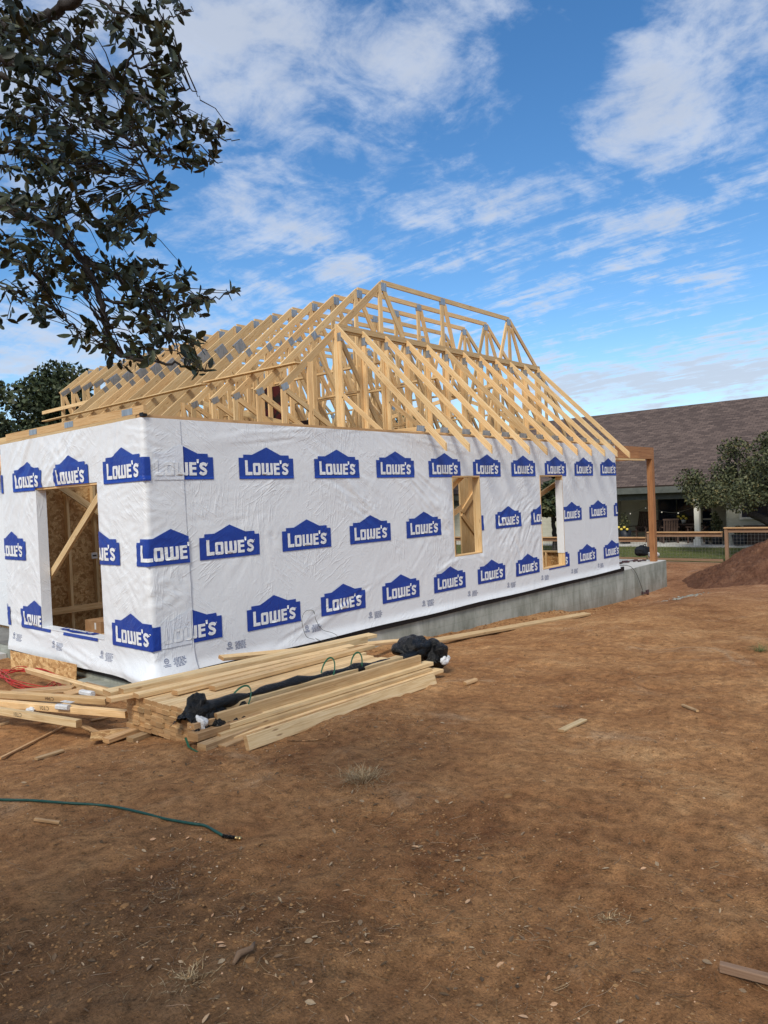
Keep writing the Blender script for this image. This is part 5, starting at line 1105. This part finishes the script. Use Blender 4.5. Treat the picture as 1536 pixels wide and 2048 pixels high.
# ------------------------------------------------------------------ trees beyond
t_ = far_tree((22.3, -1.35, -.5), 3.9, 2.15, 'small live oak leaning left before the cream house wall', 5, n=26000, size=.055, mat_='leaf_mid', cr=24, lean=(-.3, 1.35))
trees = [((9.6, 24.2, -.3), 8.3, 3.3, 'broad oak behind the left end of the roof trusses', 21, 26000), ((6.6, 21.0, -.3), 6.2, 2.4, 'lower dark oak at the far left edge of the picture', 22, 16000), ((14.9, 28.6, -.3), 10.2, 3.0, 'oak whose top just shows over the ridge of the trusses', 23, 12000),
         ((1.5, 30, -.3), 7, 4, 'oak standing left of the lower dark oak', 24, 6000), ((23.0, 15.0, -.4), 6.2, 2.8, 'dark oak standing behind the back wall, seen through the openings', 25, 12000), ((27.0, 21.0, -.4), 7, 3.5, 'oak behind the cream house at its far end', 26, 9000), ((21.3, 6.8, -.5), 3.3, 1.35, 'small dark oak on the lawn seen through the tall front opening', 27, 9000)]
for (bs, h, r_, lab, sd_, n) in trees: far_tree(bs, h, r_, lab, sd_, n=n, size=.11, cr=20)
g3 = np.random.default_rng(44); cents = []; rads = []
for i in range(150):
    a = g3.uniform(-.9, 3.6); q = g3.uniform(80, 130); cents.append((CAM.x + q * math.cos(a), CAM.y + q * math.sin(a), g3.uniform(.5, 3.0))); rads.append((g3.uniform(4, 8), g3.uniform(4, 8), g3.uniform(2, 3.2)))
tag(leaf_cloud('distant_treeline', cents, rads, 30000, .5, 'leaf_far', None, 5), kind='stuff')
# ------------------------------------------------------------------ the oak whose boughs hang into the picture
oak = thing('oak_tree', (-9.2, -7.2, .1), 'dark leaved oak reaching over the yard from the upper left corner', 'tree')
def ip(px, py, dep): return CAM + ray(px, py) * dep
bough = [([(-500, -250, 3.6), (-260, -60, 3.0), (-60, 60, 2.5), (0, 55, 2.4), (60, 50, 2.35), (110, 25, 2.35), (180, -30, 2.3), (260, -120, 2.3)], .034, .013),
         ([(-500, -250, 3.6), (-200, 60, 2.9), (-40, 100, 2.5), (0, 118, 2.45), (70, 138, 2.4), (150, 142, 2.35), (240, 175, 2.3), (300, 200, 2.25)], .022, .005),
         ([(30, 52, 2.4), (100, 100, 2.3), (190, 128, 2.25), (235, 170, 2.2), (262, 230, 2.2), (266, 285, 2.2), (300, 360, 2.15)], .009, .002),
         ([(235, 170, 2.2), (300, 215, 2.2), (360, 250, 2.15), (420, 272, 2.1), (478, 280, 2.1)], .006, .0012),
         ([(0, 150, 2.4), (80, 180, 2.4), (150, 220, 2.35), (220, 265, 2.3), (270, 290, 2.3), (300, 365, 2.25), (320, 420, 2.2)], .009, .002),
         ([(-350, 250, 3.4), (-150, 330, 2.9), (-30, 400, 2.6), (50, 430, 2.5), (110, 470, 2.45), (165, 520, 2.4), (200, 600, 2.35), (215, 665, 2.3), (232, 705, 2.25), (300, 722, 2.2), (360, 728, 2.2), (410, 745, 2.15)], .026, .0018),
         ([(-30, 400, 2.6), (60, 410, 2.5), (160, 430, 2.45), (230, 440, 2.4), (285, 410, 2.35), (310, 402, 2.3)], .010, .0015),
         ([(165, 520, 2.4), (240, 560, 2.35), (320, 620, 2.3), (380, 606, 2.25), (430, 596, 2.2), (474, 580, 2.2)], .008, .0013),
         ([(200, 600, 2.35), (280, 610, 2.3), (330, 640, 2.25), (350, 670, 2.2), (395, 676, 2.2)], .006, .0012),
         ([(-30, 500, 2.6), (40, 530, 2.5), (85, 560, 2.45), (105, 610, 2.4), (135, 640, 2.35), (160, 672, 2.35), (175, 690, 2.3)], .008, .0015),
         ([(-40, 560, 2.6), (20, 580, 2.5), (50, 605, 2.45), (85, 622, 2.4)], .005, .001),
         ([(165, -20, 2.3), (230, 20, 2.25), (285, 40, 2.2), (340, 38, 2.2), (388, 17, 2.2)], .006, .0012),
         ([(240, 175, 2.3), (262, 110, 2.25), (280, 70, 2.2), (290, 30, 2.2)], .006, .001), ([(262, 130, 2.25), (310, 133, 2.2), (350, 125, 2.2), (372, 118, 2.2)], .004, .001),
         ([(280, 160, 2.2), (330, 185, 2.2), (385, 180, 2.15), (398, 195, 2.15)], .004, .001), ([(266, 285, 2.2), (330, 320, 2.15), (380, 330, 2.15), (445, 322, 2.1)], .004, .001),
         ([(0, 300, 2.5), (90, 320, 2.45), (160, 330, 2.4), (205, 355, 2.35), (250, 350, 2.3), (268, 330, 2.3)], .006, .001), ([(-40, 230, 2.5), (60, 235, 2.4), (120, 230, 2.35), (180, 290, 2.3), (210, 330, 2.3)], .006, .001),
         ([(110, 470, 2.45), (90, 560, 2.4), (75, 600, 2.4)], .004, .001), ([(350, 670, 2.2), (360, 710, 2.2), (405, 735, 2.15)], .003, .001)]
b = MB(); P0 = Vector((-9.2, -7.2, -.3)); forkp = Vector((-8.7, -6.6, 2.6)); b.tube([P0, P0 + Vector((.1, .15, 1.2)), forkp, forkp + Vector((.2, .3, 1.4)), forkp + Vector((.2, -.2, 3.0))], [.27, .22, .19, .14, .07], 14); tr = b.build('trunk', 'bark', oak)
rn = random.Random(8); ends = [ip(-500, -250, 3.6), ip(-350, 250, 3.4)]
for e in ends: b = MB(); b.tube(closed([forkp + Vector((0, 0, .1)), forkp.lerp(e, .5) + Vector((0, 0, .25)), e], 8), [.09 - .055 * i / 16 for i in range(17)], 10); b.build('branch', 'bark', oak)
samples = []
for (pth, ra, rb) in bough:
    pts_ = closed([ip(*q) for q in pth], 7); n = len(pts_); pts_ = [p + Vector((rn.uniform(-1, 1), rn.uniform(-1, 1), rn.uniform(-1, 1))) * .006 for p in pts_]
    b = MB(); b.tube(pts_, [ra + (rb - ra) * (i / (n - 1)) ** .7 for i in range(n)], 7); b.build('branch', 'bark', oak); samples += pts_
S_arr = np.array([tuple(p) for p in samples])
# leafy sprays; each a short twig with leaves set along it
areas = [(60, 90, 110, 75, 95), (40, 200, 100, 70, 60), (200, 160, 80, 45, 52), (260, 60, 60, 45, 30), (320, 20, 50, 25, 20), (330, 90, 40, 50, 14), (350, 150, 40, 40, 16), (300, 200, 60, 50, 36), (390, 250, 45, 35, 20), (440, 262, 35, 22, 9), (330, 290, 60, 45, 36), (400, 322, 45, 20, 14), (250, 270, 50, 40, 20),
         (60, 300, 90, 60, 58), (150, 330, 70, 45, 38), (250, 350, 35, 22, 9), (320, 380, 25, 40, 12), (60, 400, 100, 60, 62), (180, 430, 90, 60, 55), (290, 415, 30, 20, 6), (260, 480, 60, 45, 30), (80, 500, 100, 40, 42), (200, 540, 80, 45, 44), (290, 560, 50, 45, 28), (300, 610, 70, 38, 34), (370, 545, 22, 25, 9), (355, 600, 35, 25, 12), (430, 592, 40, 10, 7), (470, 582, 12, 12, 4),
         (40, 590, 60, 28, 20), (95, 620, 40, 25, 14), (165, 670, 28, 28, 12), (240, 660, 50, 45, 30), (320, 680, 60, 35, 28), (390, 690, 25, 25, 9), (270, 715, 50, 20, 14), (400, 730, 28, 16, 8), (12, 20, 60, 40, 25), (0, 640, 22, 16, 4), (130, 560, 60, 40, 22), (20, 480, 50, 60, 26), (160, 250, 60, 40, 22), (380, 620, 30, 18, 7), (150, 60, 50, 45, 22)]
LV, LF, LT = [], [], []; tw = MB()
lt = np.array([(0, 0, 0), (.18, .20, .03), (.5, .29, .06), (.82, .18, .05), (1, 0, .0), (.82, -.18, .05), (.5, -.29, .06), (.18, -.20, .03), (.5, 0, -.015)]); lf_ = [(0, 1, 8), (1, 2, 8), (2, 3, 8), (3, 4, 8), (4, 5, 8), (5, 6, 8), (6, 7, 8), (7, 0, 8)]
gr = np.random.default_rng(77)
for (cx_, cy_, rx_, ry_, cnt) in areas:
    for i in range(int(cnt * .66)):
        a = rn.random() * 6.283; q = rn.random() ** .6; p = ip(cx_ + rx_ * q * math.cos(a), cy_ + ry_ * q * math.sin(a), rn.uniform(1.95, 2.65))
        pv = np.array(tuple(p)); dd = ((S_arr - pv) ** 2).sum(1); o_ = Vector(S_arr[dd.argmin()])
        if rn.random() < .75: mid = o_.lerp(p, .5) + Vector((0, 0, .02)); tw.tube([o_, mid, p], [.0022, .0016, .0008], 4, cap=False)
        dirv_ = (p - o_).normalized() if (p - o_).length > .02 else Vector((0, 0, -1))
        for k in range(rn.randint(4, 7)):
            ld = (dirv_ * .5 + Vector((rn.gauss(0, .6), rn.gauss(0, .6), rn.gauss(-.15, .55)))).normalized(); nn = Vector((rn.gauss(0, 1), rn.gauss(0, 1), rn.gauss(.3, 1))); sd_ = ld.cross(nn).normalized(); nm = sd_.cross(ld)
            l = rn.uniform(.020, .048); wd = l * rn.uniform(.6, .95); st = p - dirv_ * rn.uniform(-.01, .05); M3 = np.array([tuple(ld * l), tuple(sd_ * wd), tuple(nm * l * 1.2)]); kk = len(LV) * 9; LV.append(lt @ M3 + np.array(tuple(st))); LF.append(np.array(lf_) + kk); LT.append(np.full(8, rn.random()))
tw.build('twigs', 'bark', oak)['kind'] = 'stuff'
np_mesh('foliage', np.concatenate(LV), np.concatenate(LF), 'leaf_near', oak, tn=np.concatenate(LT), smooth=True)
# the rest of the crown, above and behind the camera, which shades the yard
cs = []; rs_ = []
for i in range(26):
    a = rn.random() * 6.28; q = 3.1 * rn.random() ** .6; cs.append((-8.0 + q * math.cos(a), -7.6 + q * math.sin(a), 5.1 + rn.uniform(-.7, 1.4))); rs_.append((.9, .9, .55))
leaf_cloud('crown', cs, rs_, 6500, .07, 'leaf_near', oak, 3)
